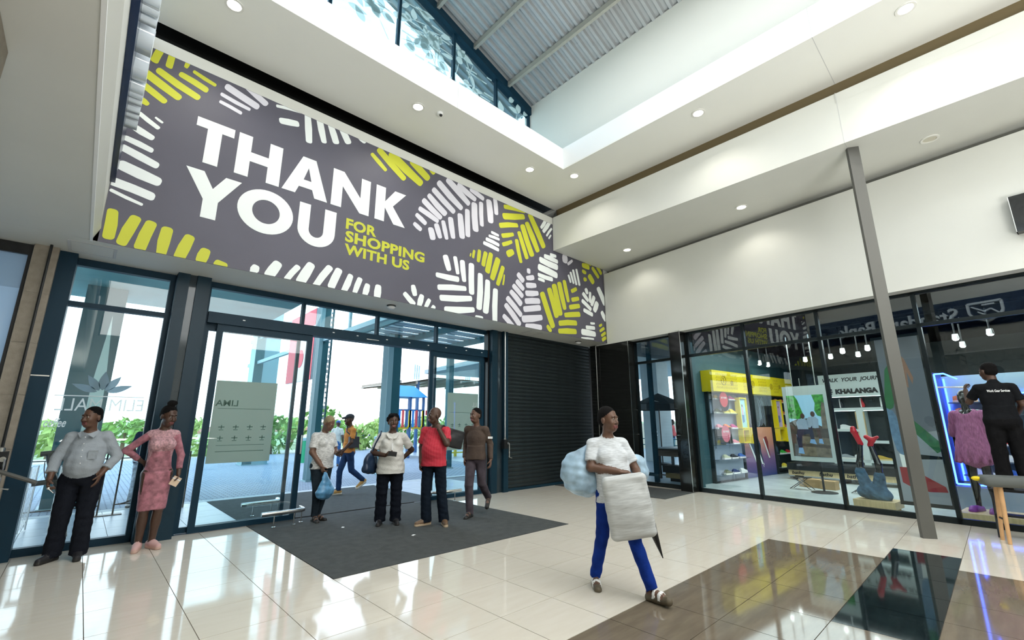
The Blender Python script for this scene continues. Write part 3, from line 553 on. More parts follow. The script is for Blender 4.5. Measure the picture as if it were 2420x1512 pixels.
def crank(x, y, z0, lb_, flip=1):
    t = thing('shutter_crank', lb_, 'crank', loc=(x, y, 0))
    MB().cone((0, 0, z0+.12), (0, 0, 3.648), .014, .014, 8).build('drive_rod', M_STEEL if flip > 0 else M_BLACK, t)
    MB().box(-.06, -.04, z0-.12, .06, .06, z0+.08).build('gearbox', M_BLACK, t); MB().lathe([(.03, z0+.08), (.03, z0+.12), (.016, z0+.13)], n=12).build('collar', M_STEEL, t)
    MB().tube([(.03, -.05, z0), (.05, -.09, z0), (.05, -.09, z0-.3), (.13, -.09, z0-.32)], .009, 6).build('crank_arm', M_STEEL, t, True); MB().cone((.03, -.03, z0), (.03, -.075, z0), .028, .028, 12).build('dial', M_STEEL, t)
    return t
crank(7.05, 7.74, 1.06, 'shutter crank gear and rod beside the roller shutter')
cl = crank(-.60, 7.64, 1.12, 'shutter crank rod and gearbox on the stone pillar at far left', -1)
MB().tube([(-.02, -.12, 1.02), (.34, -.20, .86)], .022, 8).build('crank_bar', M_POST, cl, True)
# rod in the shutter corner
r_ = thing('corner_rod', 'thin steel rod hanging in the corner by the shutter', 'rod', loc=(10.25, 7.46, 0)); MB().cone((0, 0, .3), (0, 0, 3.648), .011, .011, 8).build('rod', M_STEEL, r_)
# ================================================================== FAR LEFT
M_STONE = mat('sandstone', (.30, .265, .215), .75, noise=.12, nscale=14, bump=.25, bscale=90)
pl_ = sroot('trim_3', 'sandstone clad pillar at the far left', 'pillar')
for k in range(6): MB().box(-.748, 7.72, .003+k*.609, -.53, 8.1, .606+k*.609).build('stone_slab', M_STONE, pl_)
MB().box(-.745, 7.725, 0, -.533, 8.09, 3.65).build('core', M_GROUT, pl_)
p6 = sroot('trim_6', 'sandstone pillar head at the upper left edge', 'pillar')
for k in range(6): MB().box(-1.3, 2.9, .003+k*.608, -.656, 3.68, .606+k*.608).build('stone_slab', M_STONE, p6)
w3 = sroot('window_3', 'frosted shop window left of the sandstone pillar', 'window')
M_FROST = glass('frosted_pane', (.62, .74, .84), .06, alpha=.75, acol=(.55, .68, .80))
MB().box(-.79, 7.80, 0, -.748, 7.9, 3.65).build('jamb', M_BLACK, w3); MB().box(-4, 7.80, 3.52, -.79, 7.9, 3.65).build('head', M_BLACK, w3); MB().box(-4, 7.84, 0, -.79, 7.85, 3.52).build('pane', M_FROST, w3)
MB().box(-.755, 7.78, 0, -.748, 7.80, 3.65).build('corner_bead', M_WHITE, w3)
# ================================================================== SHOP FRONT
M_GRAN = mat('black_granite', (.010, .011, .010), .10, 0, noise=.3, nscale=60)
ws = sroot('window_4', 'shoe shop front of tall dark framed glass panes', 'window')
S_M = [4.84, 3.52, 2.10, .66, -.78, -2.2, -3.6]
for s_ in S_M: shop().box(-.03, s_-.028, 0, .05, s_+.028, 3.65).build('mullion', M_FRAME2, ws)
shop().box(-.03, -3.6, 0, .05, 4.86, .085).build('bottom_rail', M_FRAME2, ws); shop().box(-.03, -3.6, 3.02, .05, 4.86, 3.08).build('transom', M_FRAME2, ws); shop().box(-.03, -3.6, 3.58, .05, 4.86, 3.65).build('head', M_FRAME2, ws)
for a, b in zip(S_M[:-1], S_M[1:]):
    shop().box(.006, b+.028, .085, .014, a-.028, 3.02).build('pane', M_SHOPGLASS, ws); shop().box(.006, b+.028, 3.08, .014, a-.028, 3.58).build('transom_pane', M_TRANSOM, ws)
struct(shop().box(-.04, -10, 0, .06, -3.6, 3.65).build('wall_shop_end', M_GRAN))
def pillar(s0, s1, lb_, n):
    t = sroot(n, lb_, 'pillar')
    for k in range(6): shop().box(-.27, s0, .004+k*.608, .06, s1, .61+k*.608).build('granite_slab', M_GRAN, t)
    shop().box(-.275, s0-.006, 0, -.262, s0+.006, 3.645).build('steel_edge', M_STEEL, t)
pillar(4.87, 5.17, 'narrow black granite pillar beside the shoe shop glass', 'trim_4'); pillar(6.40, 7.75, 'wide black granite pillar in the corner by the shutter', 'trim_5')
wt = sroot('window_5', 'narrow glazed side door between two black granite pillars', 'window')
for s0, s1, z0, z1, nm in ((5.17, 5.21, 0, 3.65, 'jamb'), (6.36, 6.40, 0, 3.65, 'jamb'), (5.21, 6.36, 0, .09, 'bottom_rail'), (5.21, 6.36, 3.0, 3.06, 'transom'), (5.21, 6.36, 3.57, 3.65, 'head')): shop().box(-.03, s0, z0, .05, s1, z1).build(nm, M_FRAME2, wt)
shop().box(.06, 5.98, .09, .12, 6.10, 3.57).build('mullion', M_FRAME, wt); shop().box(.06, 6.10, .22, .12, 6.36, .30).build('door_rail', M_FRAME, wt)
shop().box(.006, 5.21, .09, .014, 6.36, 3.0).build('pane', M_GLASS, wt); shop().box(.006, 5.21, 3.06, .014, 6.36, 3.57).build('transom_pane', M_GLASS, wt)

# ================================================================== SHOP INTERIOR
M_SHOPF = mat('shop_floor', (.52, .58, .58), .25, noise=.08, nscale=3); M_DARK = mat('shop_dark', (.012, .022, .026), .6); M_TEAL = mat('shop_wall_teal', (.03, .085, .10), .6)
struct(shop().box(.05, -3.6, -.1, 7.2, 5.5, .004).build('floor_shop', M_SHOPF), 'pale polished concrete floor inside the shoe shop', 'floor')
struct(shop().box(.02, -10, 3.66, 8, 5.6, 3.9).build('ceiling_shop', M_DARK)); struct(shop().box(-.02, -10, 3.66, 8, 8.2, 5.9).build('wall_over_shop', M_DARK))
struct(shop().box(6.9, -3.6, 0, 7.1, 5.5, 3.66).build('wall_shop_back', M_DARK)); struct(shop().box(.05, -3.8, 0, 7.1, -3.6, 3.66).build('wall_shop_right', M_DARK))
struct(shop().box(.06, 5.17, 0, .70, 5.21, 3.66).box(.70, 5.17, 0, .75, 5.58, 3.66).box(.75, 5.45, 0, 7.1, 5.58, 3.66).build('wall_shop_left', M_TEAL), 'dark teal side wall of the shoe shop', 'wall')
o_ = area_light('shop_luminaire', SHOP @ Vector((2.6, 2.2, 3.5)), (0, 0, -.11), 4.2, 6.0, 250, (.90, 1.0, 1.0))  # added fill for overall shop brightness, without a fixture
M_YEL = mat('shop_yellow', (.80, .62, .005), .45); M_YDK = mat('yellow_print', (.42, .30, .01), .5); M_STEELBLUE = mat('shelf_back', (.42, .50, .62), .5)
M_SHELF = mat('shelf_glass', (.12, .16, .2), .2); M_WOOD = mat('pale_wood', (.62, .47, .25), .5, noise=.12, nscale=5, stretch=(1, 8, 1)); M_CARD = mat('cardboard', (.42, .27, .12), .8)
# --- yellow header
hd = thing('yellow_header', 'long perforated yellow header board over the shoe shelves', 'header board')
shop().box(1.45, 5.12, 2.30, 6.3, 5.44, 2.85).build('board', M_YEL, hd)
mb = shop()
for d0, d1 in ((1.62, 2.75), (3.05, 3.5), (3.95, 4.5), (4.9, 5.2)):
    k = d0
    while k < d1-.03:
        for r in range(5): mb.prism([(k, 2.38+r*.085), (k+.015, 2.38+r*.085), (k+.055, 2.44+r*.085), (k+.04, 2.44+r*.085)], 1, 5.114, 5.119)
        k += .065
q = mb.build('slot_pattern', M_YDK, hd); q['kind'] = 'stuff'
for d_, z_, r_ in ((2.0, 2.60, .13), (2.42, 2.55, .07), (3.6, 2.58, .10), (4.75, 2.56, .09), (5.3, 2.57, .06)):
    mb = shop()
    for k in range(20):
        a, b = 2*PI*k/20, 2*PI*(k+1)/20
        mb.prism([(d_+r_*math.cos(a), z_+r_*math.sin(a)), (d_+r_*math.cos(b), z_+r_*math.sin(b)), (d_+(r_-.02)*math.cos(b), z_+(r_-.02)*math.sin(b)), (d_+(r_-.02)*math.cos(a), z_+(r_-.02)*math.sin(a))], 1, 5.110, 5.118)
    mb.box(d_-.018, 5.110, z_-r_*.5, d_+.018, 5.118, z_+r_*.5); mb.build('round_motif', M_YDK, hd)
# --- sneakers
def sneaker_mesh(col, sole=(.85, .85, .82), nm='sneaker'):
    mb = MB(); L = .27
    st = [(0, .030, .035), (.04, .038, .045), (.12, .036, .040), (.20, .045, .040), (.25, .035, .035), (L, .012, .03)]
    up = [(0.005, .026, .085), (.05, .032, .10), (.10, .032, .095), (.15, .036, .075), (.20, .038, .058), (.25, .028, .05), (L-.004, .008, .04)]
    for prof, z0, mi in ((st, 0, 1), (up, .028, 0)):
        vs = []; n = len(prof)
        for x, w, h in prof:
            hh = h if mi == 0 else h
            vs += [(x, -w, z0), (x, -w*.95, z0+(hh-z0)*.6), (x, -w*.45, hh), (x, w*.45, hh), (x, w*.95, z0+(hh-z0)*.6), (x, w, z0)]
        fs = [(6*i+j, 6*i+(j+1) % 6, 6*(i+1)+(j+1) % 6, 6*(i+1)+j) for i in range(n-1) for j in range(6)]+[(5, 4, 3, 2, 1, 0), tuple(6*(n-1)+j for j in range(6))]
        mb.add(vs, fs, mi)
    return mb.mesh('sneaker', [mat('shoe_'+nm, col, .6), mat('shoe_sole_%d' % int(sole[0]*100+sole[2]*7), sole, .6)], True)
SH = {k: sneaker_mesh(c, s, k) for k, c, s in (('mustard', (.45, .28, .03), (.8, .8, .75)), ('magenta', (.55, .04, .22), (.85, .8, .8)), ('olive', (.09, .11, .04), (.8, .8, .7)), ('yellow', (.8, .6, .05), (.85, .8, .3)),
      ('pink', (.85, .30, .38), (.9, .85, .85)), ('orange', (.85, .22, .06), (.9, .6, .4)), ('green', (.06, .5, .06), (.8, .85, .8)), ('black', (.015, .015, .018), (.85, .85, .85)), ('blue', (.03, .12, .45), (.85, .85, .85)),
      ('navy', (.02, .04, .14), (.9, .9, .88)), ('white', (.82, .84, .84), (.9, .9, .9)), ('cream', (.6, .6, .42), (.9, .9, .85)), ('red', (.7, .03, .04), (.85, .8, .8)), ('cyan', (.06, .4, .6), (.85, .85, .85)), ('grey', (.35, .38, .4), (.8, .8, .8)), ('gold', (.6, .4, .05), (.75, .6, .3)))}
def place_shoe(col, d, s, z, rz, label, grp, sc=1.0):
    o = link('sneaker', SH[col]); o.matrix_world = SHOP @ Matrix.Translation((d, s, z)) @ Matrix.Rotation(rz, 4, 'Z') @ Matrix.Scale(sc, 4)
    return tag(o, label, 'shoe', grp)
# --- shelf unit one (left wall)
def shelf_unit(d0, d1, zs, lb_, back):
    t = thing('shoe_shelf_unit', lb_, 'shelf unit'); shop().box(d0, 5.41, .03, d1, 5.45, 2.26).build('back_panel', back, t)
    shop().box(d0-.05, 5.35, 0, d0, 5.45, 2.3).build('side', M_DARK, t); shop().box(d1, 5.35, 0, d1+.05, 5.45, 2.3).build('side', M_DARK, t); shop().box(d0, 5.35, 0, d1, 5.45, .04).build('plinth', M_DARK, t)
    for z in zs: shop().box(d0, 5.24, z-.012, d1-.05, 5.41, z).build('shelf', M_SHELF, t)
    return t
ZS = (2.10, 1.74, 1.34, .94, .57, .19)
shelf_unit(1.60, 3.14, ZS, 'pale blue lit shoe shelf unit under the left of the yellow header', M_STEELBLUE)
rows = [('mustard', None, 'magenta'), ('olive', 'yellow', 'yellow'), ('pink', 'orange', 'magenta'), ('yellow', None, 'pink'), ('cream', 'black', 'blue'), ('olive', 'navy', 'white')]
rn = ('top', 'second', 'third', 'fourth', 'fifth', 'bottom')
for z, row, r_ in zip(ZS, rows, rn):
    for k, c in enumerate(row):
        if c: place_shoe(c, 1.78+k*.36 if r_ in ('top', 'second', 'third', 'fourth') else 1.95+k*.40, 5.32, z, 0, f'{c} sneaker {("at the left end", "in the middle", "at the right end")[k]} of the {r_} pale blue shelf', 'sneakers on the pale blue shelves', 1.25)
shelf_unit(5.12, 6.5, ZS, 'dark shoe shelf unit under the right of the yellow header', M_DARK)
r2 = [('pink', 'orange', 'white'), ('red', 'orange', 'pink'), ('cyan', 'orange', 'white'), ('blue', 'navy', 'blue'), ('green', 'red', 'blue'), ('yellow', 'gold', 'green')]
for z, row, r_ in zip(ZS, r2, rn):
    for k, c in enumerate(row): place_shoe(c, 5.30+k*.36, 5.32, z, 0, f'{c} sneaker {("at the left", "in the middle", "at the right")[k]} of the {r_} shelf behind the photo stand', 'sneakers on the dark shelves', 1.25)
# --- promo discs and frames
M_RED = mat('promo_red', (.62, .05, .06), .5)
def disc(parent, nm, d, s, z, r, m, th=.012):
    return shop().prism([(d+r*math.cos(2*PI*k/24), z+r*math.sin(2*PI*k/24)) for k in range(24)], 1, s-th, s, 0).build(nm, m, parent)
t = thing('promo_disc', 'round black and red promotional disc on the top shelf', 'sign'); disc(t, 'disc', 2.05, 5.20, 2.03, .24, M_BLACK); disc(t, 'bubble', 2.02, 5.187, 2.10, .20, M_RED)
text('lettering', 'BUY MORE', .1, SHOP @ frame_xz(1.88, 5.173, 2.12), M_WHITE, t, width=.28, height=.05)
t = thing('promo_card', 'square black promotional card with a red speech bubble', 'sign'); shop().box(1.68, 5.18, .97, 2.25, 5.20, 1.38).build('card', M_BLACK, t); disc(t, 'bubble', 1.93, 5.178, 1.22, .21, mat('promo_pink', (.60, .12, .18), .5))
text('lettering', 'BUY MORE', .1, SHOP @ frame_xz(1.80, 5.164, 1.25), M_WHITE, t, width=.28, height=.05)
def yframe(d0, d1, z0, z1, s, th=.03): return shop().box(d0, s, z0, d0+th, s+.14, z1).box(d1-th, s, z0, d1, s+.14, z1).box(d0+th, s, z1-th, d1-th, s+.14, z1).box(d0+th, s, z0, d1-th, s+.14, z0+th)
for d_, pc, nm, lb_ in ((2.80, (.35, .62, .68), 'turquoise', 'yellow framed turquoise poster column on the shelf wall'), (5.02, (.60, .46, .70), 'lilac', 'yellow framed lilac poster column on the shelf wall')):
    t = thing('poster_column', lb_, 'poster', 'yellow framed poster columns'); yframe(d_, d_+.40, 1.34, 2.18, 5.16).build('frame', M_YEL, t)
    p = shop().box(d_+.03, 5.20, 1.37, d_+.37, 5.23, 2.15).build('poster', mat('poster_'+nm, pc, .5, noise=.15, nscale=8), t)
    mb = shop().box(d_+.17, 5.196, 1.70, d_+.23, 5.20, 1.92, 1).box(d_+.15, 5.196, 1.50, d_+.19, 5.20, 1.71, 2).box(d_+.21, 5.196, 1.52, d_+.25, 5.20, 1.71, 2); mb.prism([(d_+.20+.03*math.cos(2*PI*k/10), 1.96+.035*math.sin(2*PI*k/10)) for k in range(10)], 1, 5.196, 5.20)
    mb.build('print_figure', [mat('print_skin', (.25, .12, .07), .6), mat('print_pink', (.75, .4, .5), .6), mat('print_blue', (.08, .15, .4), .6)], p)
    yframe(d_+.02, d_+.40, .96, 1.33, 5.16).build('lower_frame', M_YEL, t); yframe(d_+.42, d_+.72, .94, 1.36, 5.12).build('side_frame', M_YEL, t)
# --- arc panel and gradient poster
t = thing('arc_panel', 'dark wall panel with white curved lines above the sunset poster', 'wall panel'); shop().box(3.24, 5.40, 1.38, 5.02, 5.44, 2.28).build('panel', mat('arc_dark', (.01, .015, .03), .4), t)
mb = shop(); M_LINE = mat('arc_line', (.35, .42, .5), .5)
for k in range(6):
    a = .42+.10*k; b = .60+.10*k; pts = []
    for q in range(33):
        u = 2*PI*q/32; x = 4.15+a*.62*abs(math.cos(u))**.7*(1 if math.cos(u) > 0 else -1); z = 1.85+b*.8*abs(math.sin(u))**.7*(1 if math.sin(u) > 0 else -1); pts.append((x, 5.395, z))
    for p0, p1 in zip(pts[:-1], pts[1:]):
        if all(1.39 < p[2] < 2.27 and 3.25 < p[0] < 5.0 for p in (p0, p1)): mb.cone(p0, p1, .006, .006, 4, caps=False)
mb.build('line_print', M_LINE, t)
gp = mat('sunset_print', (.7, .35, .2), .45); N = gp.node_tree.nodes; L = gp.node_tree.links; tc = N.new('ShaderNodeTexCoord'); sx = N.new('ShaderNodeSeparateXYZ'); mr = N.new('ShaderNodeMapRange'); cr = N.new('ShaderNodeValToRGB')
L.new(tc.outputs['Object'], sx.inputs[0]); L.new(sx.outputs['Z'], mr.inputs[0]); mr.inputs[1].default_value = 0; mr.inputs[2].default_value = 1.36; L.new(mr.outputs[0], cr.inputs[0]); L.new(cr.outputs[0], N['Principled BSDF'].inputs['Base Color'])
cr.color_ramp.elements[0].color = (.02, .05, .22, 1); cr.color_ramp.elements[1].color = (.85, .38, .24, 1); e_ = cr.color_ramp.elements.new(.38); e_.color = (.26, .14, .30, 1); e_ = cr.color_ramp.elements.new(.65); e_.color = (.65, .28, .22, 1)
t = thing('sunset_poster', 'tall orange to blue gradient poster with hanging sneakers', 'poster'); shop().box(3.22, 5.38, .01, 5.02, 5.42, 1.37).build('print', gp, t)
def flat_shoe(d, z, ang, sc, m1):
    c, s = math.cos(ang), math.sin(ang); f = lambda P: [(d+sc*(a*c-b*s), z+sc*(a*s+b*c)) for a, b in P]
    shop().prism(f([(0, 0), (1, 0), (1.05, .06), (.95, .14), (.6, .2), (.35, .34), (.05, .33), (0, .2)]), 1, 5.372, 5.378).build('print_shoe', m1, t)
    shop().prism(f([(-.01, -.08), (1.02, -.08), (1.06, .04), (0, .02)]), 1, 5.368, 5.3725).build('print_sole', M_WHITE, t)
flat_shoe(3.52, .98, -1.05, .62, mat('print_navy', (.03, .05, .09), .5)); flat_shoe(3.86, .98, -1.1, .68, MATS['print_navy']); flat_shoe(4.40, 1.05, -1.15, .58, mat('print_maroon', (.25, .03, .04), .5))
text('lettering', '?', .1, SHOP @ frame_xz(4.2, 5.37, .26), M_WHITE, t, width=.06, height=.10)
# --- back wall display
DB = 6.35
bk = thing('back_wall_display', 'white and wood shelving wall with KHALANGA lettering', 'shelf unit')
M_BOARD = mat('display_white', (.70, .78, .76), .5)
shop().box(DB, 2.3, 2.25, DB+.5, 4.40, 2.92).build('sign_board', M_BOARD, bk)
def frame_s(d, s, z): return SHOP @ Matrix(((0, 0, -1, d), (-1, 0, 0, s), (0, 1, 0, z), (0, 0, 0, 1)))
text('script_lettering', 'WALK  YOUR  JOURNEY', .2, frame_s(DB-.004, 4.28, 2.66), M_BLACK, bk, bold=.006, width=1.62, height=.15, shear=.25)
text('brand_lettering', 'KHALANGA', .2, frame_s(DB-.012, 3.98, 2.33), M_BLACK, bk, bold=.012, depth=.008, width=1.04, height=.15)
disc2 = shop()
for k in range(20):
    a, b = .5+5.0*k/20, .5+5.0*(k+1)/20; disc2.prism([(4.14-.10*math.cos(a), 2.41+.10*math.sin(a)), (4.14-.10*math.cos(b), 2.41+.10*math.sin(b)), (4.14-.055*math.cos(b), 2.41+.055*math.sin(b)), (4.14-.055*math.cos(a), 2.41+.055*math.sin(a))], 0, DB-.02, DB)
disc2.box(DB-.02, 4.06, 2.38, DB, 4.16, 2.42); disc2.build('brand_emblem', M_BLACK, bk)
shop().box(DB+.44, 2.3, .2, DB+.5, 4.45, 2.25).build('back_panel', M_DARK, bk)
for s0, s1, z0, z1 in ((2.3, 4.28, 1.84, 1.92), (3.56, 4.28, 1.24, 1.31), (2.3, 3.40, .92, .99), (2.3, 4.28, .38, .46)): shop().box(DB, s0, z0, DB+.44, s1, z1).build('shelf', M_BOARD, bk)
for s0, s1 in ((4.22, 4.30), (3.40, 3.56), (2.3, 2.45)): shop().box(DB, s0, .2, DB+.44, s1, 1.84).build('divider', M_BOARD, bk)
for s_, z0, z1 in ((3.575, 1.31, 1.80), (3.385, .99, 1.80), (2.47, .99, 1.80), (3.575, .46, 1.24), (2.47, 1.95, 2.25)): shop().box(DB-.006, s_-.012, z0, DB+.05, s_+.012, z1).build('edge_strip', M_YEL if z0 > 1.9 else M_WOOD, bk)
MS_LED = mat('shelf_led', (.85, 1, .98), .5, emit=2.5)
for s0, s1, z in ((2.45, 4.22, 2.235), (3.58, 4.20, 1.825), (2.47, 3.38, 1.825)): shop().box(DB+.02, s0, z, DB+.04, s1, z+.012).build('led_strip', MS_LED, bk)
for s_, c in ((4.0, 'black'), (3.47, 'red'), (2.99, 'white')):
    o = link('sneaker', SH[c]); o.matrix_world = SHOP @ Matrix.Translation((DB+.40, s_+.05, 1.94)) @ Matrix.Rotation(-PI/2, 4, 'Y') @ Matrix.Rotation(PI/2, 4, 'X')
    tag(o, f'{c} sneaker standing on its heel under the KHALANGA sign', 'shoe', 'upright sneakers on the back wall')
for c, d_, s_, z_, lb_ in (('white', DB+.15, 4.05, 1.31, 'white sneaker in the small cubby of the back wall'), ('grey', DB+.12, 4.12, .46, 'pale grey sneaker at the left of the low cubby'), ('white', DB+.12, 3.8, .46, 'white sneaker at the right of the low cubby'), ('gold', DB+.12, 3.3, .46, 'gold sneaker behind the upturned mannequin legs'), ('gold', DB+.12, 2.85, .46, 'gold sneaker right of the upturned mannequin legs')):
    place_shoe(c, d_, s_, z_, -PI/2, lb_, 'sneakers on the back wall', 1.35)
# --- bench and boxes
bn = thing('bench', 'long wooden bench with black cushion inside the shoe shop', 'bench')
shop().box(3.95, 2.1, .26, 4.6, 4.64, .44).build('cushion', mat('black_leather', (.012, .014, .015), .35), bn); shop().box(4.0, 2.1, .12, 4.6, 4.64, .26).build('fascia', M_WOOD, bn)
for s_ in (4.5, 3.4, 2.25): shop().box(4.1, s_-.03, .004, 4.5, s_+.03, .12).build('foot', M_BLACK, bn)
for s_ in (4.55, 3.9, 3.3): text('brand_lettering', 'bathu', .12, frame_s(3.996, s_, .15), M_BLACK, bn, bold=.003, width=.30, height=.085, shear=.2)
for s0, s1, d_, lb_ in ((3.42, 3.86, 2.62, 'brown cardboard shoe box left of the photo stand pole'), (3.08, 3.38, 2.5, 'brown cardboard shoe box right of the photo stand pole')):
    t = thing('shoe_box', lb_, 'box', 'shoe boxes on the shop floor'); shop().box(d_, s0, .004, d_+.26, s1, .14).build('base', M_CARD, t); shop().box(d_-.006, s0-.006, .14, d_+.266, s1+.006, .19).build('lid', M_CARD, t)
def wire_stool(d_, s_, lb_):
    t = thing('wire_stand', lb_, 'stand', 'wire stands on the shop floor'); a = [(d_, s_+.2, .01), (d_, s_-.15, .24), (d_, s_-.2, .24), (d_, s_+.15, .01)]
    shop().tube([(d_, s_+.22, .012), (d_, s_-.12, .26)], .008, 6).tube([(d_+.2, s_+.22, .012), (d_+.2, s_-.12, .26)], .008, 6).build('leg', M_BLACK, t); shop().tube([(d_, s_-.22, .012), (d_, s_+.12, .26)], .008, 6).tube([(d_+.2, s_-.22, .012), (d_+.2, s_+.12, .26)], .008, 6).build('leg', M_BLACK, t)
    shop().box(d_-.02, s_-.18, .255, d_+.22, s_+.18, .27).build('top', M_BLACK, t)
wire_stool(2.05, 3.62, 'black wire stand left of the photo stand base'); wire_stool(2.3, 2.5, 'black wire stand behind the upturned mannequin plinth')
# --- hanging photo stand
ps = thing('photo_stand', 'large white framed advert photo on a black round-based stand', 'display stand')
DS = 1.9
shop().box(DS, 2.75, .65, DS+.05, 3.67, 2.32).build('board', mat('board_grey', (.52, .58, .55), .5), ps)
shop().cone((DS+.025, 3.10, .02), (DS+.025, 3.10, .65), .022, .022, 10).build('pole', M_BLACK, ps)
shop().lathe([(.25, .004), (.25, .018), (.2, .03), (.03, .04)], (DS+.025, 3.10, 0), 24).build('base', M_BLACK, ps)
for s_ in (3.44, 2.96): shop().cone((DS+.025, s_, 2.3), (DS+.025, s_, 3.66), .012, .012, 8).build('hanging_rod', M_STEEL, ps)
shop().cone((DS+.025, 3.28, 2.3), (DS+.025, 3.28, 2.5), .01, .01, 8).build('hook', M_STEEL, ps)
pic = shop().box(DS-.004, 2.835, .75, DS, 3.595, 2.11).build('photo_print', mat('photo_sky', (.35, .62, .80), .4, emit=.15), ps)
def pp(pts, nm, m, lay=1): return shop().prism([(3.595-a*.76, .75+b*1.36) for a, b in pts], 0, DS-.004-lay*.002, DS-.004-lay*.002+.0015).build(nm, m, pic)
M_PG = mat('photo_green', (.05, .30, .03), .6, noise=.7, nscale=18); M_PS = mat('photo_stone', (.20, .16, .11), .7, noise=.35, nscale=10); M_PSH = mat('photo_shirt', (.36, .46, .58), .6); M_PK = mat('photo_skin', (.09, .045, .03), .6); M_PD = mat('photo_dark', (.02, .025, .06), .6)
M_PSD = mat('photo_stone_dark', (.09, .07, .05), .7, noise=.3, nscale=10)
pp([(0, .62), (0, 1), (.22, 1), (.30, .92), (.36, .78), (.42, .66), (.30, .60)], 'print_tree', M_PG); pp([(.70, 1), (1, 1), (1, .62), (.78, .66), (.72, .74), (.76, .86)], 'print_tree', M_PG)
pp([(0, 0), (1, 0), (1, .45), (.8, .50), (.55, .62), (.2, .60), (0, .55)], 'print_steps', M_PSD, 1.5); pp([(.2, .21), (1, .19), (1, .30), (.25, .33)], 'print_step', M_PS, 2); pp([(.12, .02), (1, .0), (1, .14), (.15, .17)], 'print_step', M_PS, 2)
pp([(.86, .45), (1, .45), (1, .78), (.94, .80), (.88, .72)], 'print_pedestal', M_PS, 2); pp([(.90, .78), (1, .76), (1, .86), (.94, .88)], 'print_urn', M_PS, 2.2)
for cx, dy in ((.36, 0), (.64, .03)):
    pp([(cx-.15, .44+dy), (cx+.13, .42+dy), (cx+.15, .57+dy), (cx+.08, .61+dy), (cx-.1, .61+dy), (cx-.18, .55+dy)], 'print_shirt', M_PSH, 3); pp([(cx+.06*math.cos(2*PI*k/12)+.02, .655+dy+.045*math.sin(2*PI*k/12)) for k in range(12)], 'print_head', M_PK, 3.5)
pp([(.20, .44), (.52, .44), (.60, .50), (.62, .26), (.54, .26), (.50, .37), (.30, .34), (.26, .12), (.16, .12), (.14, .32)], 'print_legs', M_PD, 4); pp([(.70, .46), (.80, .46), (.82, .25), (.74, .25)], 'print_leg', M_PK, 4)
pp([(.14, .05), (.30, .04), (.28, .14), (.17, .14)], 'print_shoe', mat('photo_shoe', (.25, .45, .75), .6), 5); pp([(.48, .22), (.66, .20), (.62, .28), (.52, .28)], 'print_shoe', MATS['photo_shoe'], 5); pp([(.72, .22), (.84, .21), (.82, .29), (.74, .29)], 'print_shoe', MATS['photo_shoe'], 5)
# --- plinths
def plinth(d0, d1, s0, s1, z, lb_):
    t = thing('wooden_plinth', lb_, 'plinth', 'wooden display plinths'); shop().box(d0, s0, .05, d1, s1, z).build('block', M_WOOD, t); shop().box(d0+.04, s0+.04, .004, d1-.04, s1-.04, .05).build('recess', M_CARD, t)
plinth(.22, .72, 1.47, 2.06, .17, 'pale wooden plinth under the upturned mannequin legs'); plinth(.28, .98, -.35, .72, .13, 'pale wooden plinth under the mannequin in the pink dress')
# --- big leg poster panel
lp_ = thing('leg_poster', 'tall poster panel of a hand, jeans and red shoe behind the post', 'poster'); DP = .42
shop().box(DP, .74, .14, DP+.06, 1.44, 3.0).build('frame', M_FRAME2, lp_); base = shop().box(DP-.004, .79, .20, DP, 1.39, 2.95).build('print', mat('poster_grey', (.13, .15, .19), .5, noise=.1, nscale=2), lp_)
def gp_(pts, nm, m, lay=1): return shop().prism([(1.39-a*.60, .20+b*2.75) for a, b in pts], 0, DP-.004-lay*.002, DP-.004-lay*.002+.0015).build(nm, m, base)
M_GR = mat('poster_sleeve', (.02, .14, .05), .6, noise=.2, nscale=12); M_JN = mat('poster_jean', (.12, .22, .36), .6, noise=.25, nscale=14); M_SK = mat('poster_skin', (.30, .16, .11), .6)
gp_([(0, 0), (1, 0), (1, .42), (.5, .40), (0, .42)], 'print_floor', mat('poster_floor', (.30, .33, .38), .5), .5)
gp_([(0, .62), (.12, .80), (.30, .86), (.38, .80), (.34, .68), (.16, .56), (0, .54)], 'print_sleeve', M_GR); gp_([(.34, .70), (.40, .86), (.52, .90), (.62, .86), (.74, .74), (.70, .70), (.62, .78), (.60, .68), (.54, .69), (.52, .77), (.46, .70)], 'print_hand', M_SK, 1.5)
gp_([(.42, .52), (1, .36), (1, .30), (.92, .29), (.42, .44)], 'print_sleeve', M_GR, 1.2); gp_([(0, .56), (.14, .54), (.40, .36), (.44, .28), (.20, .26), (.06, .30), (0, .40)], 'print_jeans', M_JN, 1.3)
gp_([(.10, .28), (.34, .26), (.32, .18), (.12, .18)], 'print_sock', M_WHITE, 1.6); gp_([(.05, .20), (.32, .20), (.60, .15), (.95, .10), (.98, .07), (.60, .065), (.20, .09), (.06, .11)], 'print_shoe', mat('poster_red', (.30, .02, .03), .5), 2); gp_([(.5, .28), (1, .27), (1, .255), (.5, .25)], 'print_shadow', M_FRAME2, .8)
